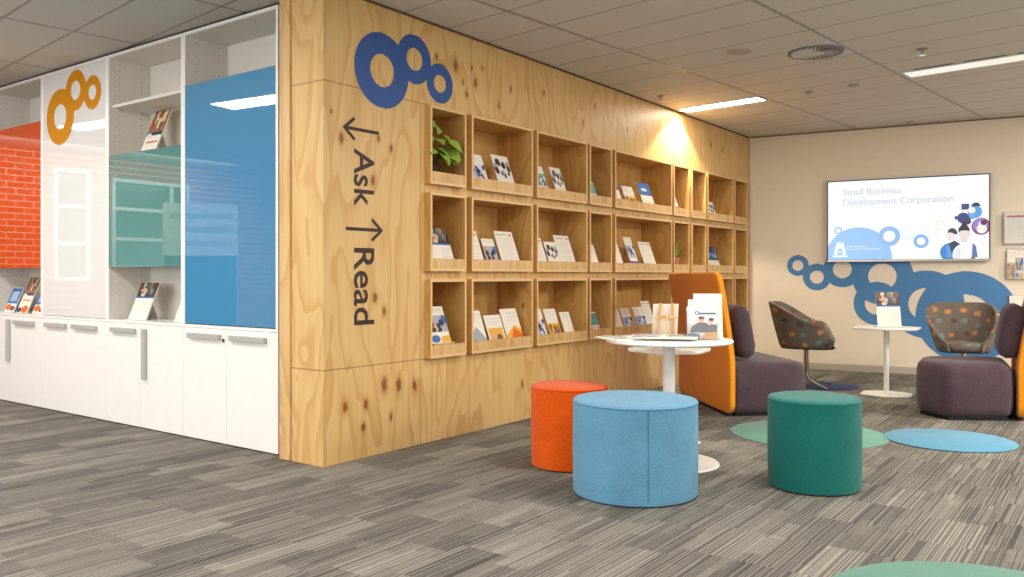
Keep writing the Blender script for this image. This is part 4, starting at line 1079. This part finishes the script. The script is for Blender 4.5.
# crest: stepped white building with an arch, and its two lines of small lettering
for pts in ([(.03, .035), (.13, .035), (.13, .055), (.03, .055)], [(.04, .065), (.12, .065), (.112, .165), (.048, .165)], [(.05, .165), (.11, .165), (.10, .205), (.06, .205)], [(.055, .205), (.068, .205), (.064, .225), (.057, .222)], [(.074, .205), (.087, .205), (.084, .232), (.077, .232)], [(.093, .205), (.106, .205), (.103, .222), (.096, .225)]): art(pts, WH)
art(circ(.08, .115, .017, 20, 0, 180) + [(.063, .065), (.097, .065)], (140, 190, 240)); art(circ(.08, .10, .009), WH)
MT = lambda u, v, y: Matrix.Translation((0.012 + SW_ * u, y, 0.024 + SH_ * v)) @ Matrix.Rotation(PI / 2, 4, 'X')
def txt(s, u, v, w, cap, rgb, bold=0.0):
    if rgb not in cache: cache[rgb] = len(mats); mats.append(E_(rgb))
    add_text(bm, s, (SW_ * w, SH_ * cap), MT(u, v, -0.0675), cache[rgb], bold)
txt('Small Business', .103, .822, .37, .078, (206, 211, 226), 0.018); txt('Development Corporation', .100, .695, .69, .078, (206, 211, 226), 0.018)
txt('Small Business', .125, .158, .13, .022, WH); txt('Development Corporation', .125, .124, .215, .022, WH)
me = bpy.data.meshes.new('screen'); bm.to_mesh(me); bm.free()
for m in mats: me.materials.append(m)
o = bpy.data.objects.new('screen', me); C.objects.link(o); o.parent = t

# ------------------------------------------------------------------ holders on the screen wall
def wall_holder(label, u, z, w, h, kind):
    t = thing('paper_holder', label, 'paper holder', BWP(u, z), BROT)
    bm = B(); box(bm, 0, w, -0.006, -0.001, 0, h); box(bm, 0, w, -0.04, -0.037, 0, h * (0.98 if kind == 'sheet' else 0.55)); box(bm, 0, w, -0.037, -0.006, 0, 0.004)
    for a in (0, w - 0.003): box(bm, a, a + 0.003, -0.037, -0.006, 0.004, h * (0.9 if kind == 'sheet' else 0.5))
    link('acrylic_body', bm, M_ACRYL, t, sm=False)
    if kind == 'sheet':
        bm = B(); mats = [M_PAPER]; box(bm, 0.008, w - 0.008, -0.03, -0.024, 0.008, h - 0.012)
        mats += [PN((196, 40, 48)), PN(TXT)]
        flat(bm, rect(0.03, w - 0.02, h * 0.82, h * 0.88), -0.0304, 1)
        for c0, c1 in ((0.04, w * 0.45), (w * 0.52, w - 0.05)):
            for q in range(12): flat(bm, rect(c0, c1, h * (0.2 + q * 0.048), h * (0.225 + q * 0.048)), -0.0304, 2)
        me = bpy.data.meshes.new('sheet'); bm.to_mesh(me); bm.free()
        for m in mats: me.materials.append(m)
        o = bpy.data.objects.new('sheet', me); C.objects.link(o); o.parent = t
    else:
        for k, (a, b_, hh, des) in enumerate(kind):
            bm = B(); mats = [M_PAPER]; paper_mesh(bm, (b_ - a), hh, des, Matrix.Translation(((a + b_) / 2, -0.028, 0.006)), 0.014, mats)
            me = bpy.data.meshes.new('brochure'); bm.to_mesh(me); bm.free()
            for m in mats: me.materials.append(m)
            o = bpy.data.objects.new('brochure', me); C.objects.link(o); o.parent = t
wall_holder('clear wall holder with a red headed price sheet beside the screen', 2.748, 1.462, 0.235, 0.35, 'sheet')
wall_holder('clear wall holder filled with small brochures under the red headed sheet', 2.775, 1.085, 0.24, 0.335, [(0.008, 0.082, 0.31, 'brownphoto'), (0.084, 0.155, 0.30, 'people'), (0.157, 0.232, 0.30, 'text')])
wall_holder('clear wall holder with plain white sheets, lowest beside the screen', 2.795, 0.60, 0.235, 0.31, [(0.008, 0.225, 0.30, 'plain')])

# ------------------------------------------------------------------ ceiling fittings
M_TUBE = emit((255, 246, 228), 40.0, 'lit_fluorescent_diffuser')
M_TUBE2 = emit((250, 245, 230), 0.82, 'dim_fluorescent_diffuser')
GROT = GA + PI / 2                          # local X along the fitting
def fixture(label, a, b0, b1, mat, w=0.15):
    x, y, _ = G(a, b0); L = b1 - b0
    t = thing('ceiling_light', label, 'ceiling light', (x, y, HC - 0.001), GROT, 'recessed fluorescent ceiling lights')
    bm = B()
    box(bm, 0, L, -w / 2, -w / 2 + 0.012, -0.010, 0); box(bm, 0, L, w / 2 - 0.012, w / 2, -0.010, 0); box(bm, 0, 0.012, -w / 2 + 0.012, w / 2 - 0.012, -0.010, 0); box(bm, L - 0.012, L, -w / 2 + 0.012, w / 2 - 0.012, -0.010, 0)
    link('frame', bm, plain((216, 212, 206), 0.4), t, sm=False)
    bm = B(); box(bm, 0.012, L - 0.012, -w / 2 + 0.012, w / 2 - 0.012, -0.006, -0.001); link('diffuser', bm, mat, t, sm=False)
    return t
fixture('bright fluorescent ceiling strip running up to the plywood wall', 7.57, 3.735, 4.625, M_TUBE, 0.2)
f2 = fixture('fluorescent ceiling strip with air slots beside it over the screen area', 7.52, 1.20, 2.405, M_TUBE2, 0.235)
for k in range(3):
    bm = B(); a = 0.04 + k * 0.38; box(bm, a, a + 0.30, 0.128, 0.146, -0.003, -0.0005); link('air_slot', bm, plain((70, 62, 58), 0.6), f2, sm=False)
def area(a, b, L, energy, w=0.3, col=(1, 0.955, 0.905)):
    ld = bpy.data.lights.new('strip_and_fill_light', 'AREA'); ld.shape = 'RECTANGLE'; ld.size = L; ld.size_y = w; ld.energy = energy; ld.color = col
    o = bpy.data.objects.new('strip_and_fill_light', ld); C.objects.link(o); o.location = G(a, b, HC - 0.02); o.rotation_euler = (0, 0, GROT)
EN = 48
for a, b in ((4.15, 1.8), (4.15, -0.74), (4.15, -3.28), (0.8, 9.45), (0.8, 6.9), (0.8, 4.35), (0.8, 1.8), (0.8, -0.74), (0.8, -3.5), (-2.6, 9.45), (-2.6, 6.9), (-2.6, 4.35), (-2.6, 1.8)):
    area(a, b, 1.15, EN)
area(7.5, -0.9, 1.15, 200); area(7.5, -3.4, 1.15, 120); area(9.5, -0.9, 1.15, 130, col=(1, 0.93, 0.82))  # strengthened off-camera strips, then an added fill brightening the back wall
# wall washer at the end of the strip: throws the scallop of light on the plywood
def spot(loc, tgt, e, ang, blend, col, size=0.02):
    ld = bpy.data.lights.new('wall_washer', 'SPOT'); ld.energy = e; ld.spot_size = math.radians(ang); ld.spot_blend = blend; ld.color = col; ld.shadow_soft_size = size
    o = bpy.data.objects.new('wall_washer', ld); C.objects.link(o); o.location = loc
    o.rotation_euler = (Vector(tgt) - Vector(loc)).to_track_quat('-Z', 'Y').to_euler()
spot((8.06, YW - 0.10, HC - 0.03), (8.05, YW - 0.02, 1.6), 150, 116, 0.2, (1, 0.86, 0.62))

# swirl air diffuser
x, y, _ = G(6.27, 2.66)
t = thing('air_diffuser', 'round swirl air diffuser with radial blades set in a white ceiling plate', 'air vent', (x, y, HC), GROT)
bm = B(); box(bm, -0.205, 0.205, -0.212, 0.205, -0.006, -0.0005); link('plate', bm, plain((200, 202, 208), 0.4), t, sm=False)
bm = B(); lathe(bm, [(0.205, -0.0065), (0.205, -0.014), (0.19, -0.018), (0.185, -0.012), (0.06, -0.010), (0.055, -0.0065)], 64); link('ring', bm, plain((128, 118, 108), 0.5), t)
bm = B()
for k in range(32):
    a = 2 * PI * k / 32; M = Matrix.Rotation(a, 4, 'Z') @ Matrix.Translation((0.125, 0, -0.0165)) @ Matrix.Rotation(math.radians(28), 4, 'X')
    box(bm, -0.06, 0.055, -0.006, 0.006, -0.0012, 0.0012, M=M)
link('blade_grille', bm, plain((206, 202, 196), 0.35), t, sm=False)
bm = B(); lathe(bm, [(0.062, -0.0105), (0.062, -0.02), (0.05, -0.024), (0, -0.024)], 40); link('hub', bm, plain((196, 190, 182), 0.4), t)
def sprinkler(label, a, b):
    x, y, _ = G(a, b); t = thing('sprinkler_head', label, 'sprinkler', (x, y, HC), 0, 'ceiling sprinkler heads')
    bm = B(); lathe(bm, [(0.0, -0.0005), (0.042, -0.0005), (0.042, -0.004), (0.03, -0.010), (0.012, -0.012), (0, -0.012)], 32); link('rosette', bm, plain((150, 142, 134), 0.4, 0.4), t)
    bm = B(); lathe(bm, [(0.010, -0.0125), (0.010, -0.045), (0, -0.045)], 16); link('stem', bm, M_CHROME, t)
    bm = B(); lathe(bm, [(0, -0.0455), (0.026, -0.0455), (0.026, -0.049), (0, -0.049)], 24); link('deflector', bm, M_CHROME, t)
sprinkler('ceiling sprinkler head near the plywood wall and bright strip', 6.837, 4.407)
sprinkler('ceiling sprinkler head next to the strip with air slots', 6.753, 2.042)
def disc(label, a, b, R, name='smoke_detector', rgb=(150, 140, 132)):
    x, y, _ = G(a, b); t = thing(name, label, 'detector', (x, y, HC), 0)
    bm = B(); lathe(bm, [(0, -0.0005), (R, -0.0005), (R, -0.008), (R * 0.9, -0.011), (0, -0.011)], 32); link('mounting_plate', bm, plain(rgb, 0.5), t)
    bm = B(); lathe(bm, [(R * 0.62, -0.0115), (R * 0.6, -0.018), (R * 0.45, -0.022), (0, -0.023)], 32); link('sensor_dome', bm, plain((176, 168, 160), 0.5), t)
disc('small ceiling detector, paired with a larger one between the light strips', 7.622, 3.296, 0.035)
disc('larger ceiling detector, of the pair between the light strips', 7.612, 2.882, 0.05)
disc('small ceiling detector close to the cream wall', 9.86, 3.107, 0.04)
x, y, _ = G(5.884, 3.098); t = thing('ceiling_speaker', 'faint flat round ceiling disc near the swirl air diffuser', 'ceiling speaker', (x, y, HC), 0)
bm = B(); lathe(bm, [(0, -0.0005), (0.09, -0.0005), (0.09, -0.004), (0.08, -0.006), (0, -0.006)], 40); link('cover_plate', bm, plain((186, 166, 148), 0.6), t)

# pull-up banner behind the camera, mirrored in the teal and blue glass
t = thing('pull_up_banner', 'white pull up banner with a title, mirrored in the blue glass', 'banner', (0.85, 8.92, 0), math.atan2(0.5856, 0.8909))
bm = B(); box(bm, -0.42, 0.42, -0.01, 0.0, 0.08, 1.98); link('banner_sheet', bm, plain((232, 232, 226), 0.6), t, sm=False)
bm = B(); box(bm, -0.41, 0.41, -0.0125, -0.0105, 0.1, 1.36); link('picture_panel', bm, plain((88, 106, 126), 0.6), t, sm=False)
bm = B(); box(bm, -0.44, 0.44, -0.1, 0.1, 0.0, 0.08, bev=0.01); link('base', bm, M_ALU, t)
for k, s in enumerate(('Small Business', 'Development', 'Corporation')):
    bm = B(); add_text(bm, s, (0.05 * len(s), 0.085), Matrix.Translation((-0.36, -0.0112, 1.80 - 0.16 * k)) @ Matrix.Rotation(PI / 2, 4, 'X'))
    me = bpy.data.meshes.new('banner_lettering'); bm.to_mesh(me); bm.free(); me.materials.append(plain((120, 126, 140), 0.6))
    o = bpy.data.objects.new('banner_lettering', me); C.objects.link(o); o.parent = t

# added fill light on the brick wall, no fitting of the room
ld = bpy.data.lights.new('brick_fill_light', 'AREA'); ld.shape = 'RECTANGLE'; ld.size = 4.0; ld.size_y = 0.25; ld.energy = 55; ld.color = (1, 0.96, 0.9)
o = bpy.data.objects.new('brick_fill_light', ld); C.objects.link(o); o.location = (0.8, 11.0, HC - 0.12); o.rotation_euler = (math.radians(50), 0, 0)

# daylight from the windows
def win_light(loc, rot, sx, sy, e, col=(0.92, 0.97, 1.0)):
    ld = bpy.data.lights.new('window_daylight', 'AREA'); ld.shape = 'RECTANGLE'; ld.size = sx; ld.size_y = sy; ld.energy = e; ld.color = col
    o = bpy.data.objects.new('window_daylight', ld); C.objects.link(o); o.location = loc; o.rotation_euler = rot
win_light((-4.9, 4.0, 1.5), (0, -PI / 2, 0), 1.6, 5.0, 260)
win_light((2.0, -7.0, 1.5), (PI / 2, 0, 0), 6.0, 1.6, 160, (1, 0.97, 0.92))
w = bpy.data.worlds.new('World'); sc.world = w; w.use_nodes = True
w.node_tree.nodes['Background'].inputs[0].default_value = (0.8, 0.88, 1.0, 1); w.node_tree.nodes['Background'].inputs[1].default_value = 0.8

# ------------------------------------------------------------------ camera and view
cd = bpy.data.cameras.new('camera'); cam = bpy.data.objects.new('camera', cd); C.objects.link(cam)
cd.sensor_width = 36.0; cd.lens = 36.0 * F_PX / 1024.0; cd.shift_y = -13.5 / 1024.0; cd.clip_end = 60
cam.location = (0, 0, 1.13); cam.rotation_euler = (PI / 2, 0, TH - PI / 2)
sc.camera = cam
sc.cycles.use_denoising = True
sc.cycles.max_bounces = 8
vs = sc.view_settings
sc.display_settings.display_device = 'sRGB'
vs.view_transform = 'Standard'; vs.look = 'None'; vs.gamma = 1.0; vs.exposure = 0.0; vs.use_curve_mapping = False
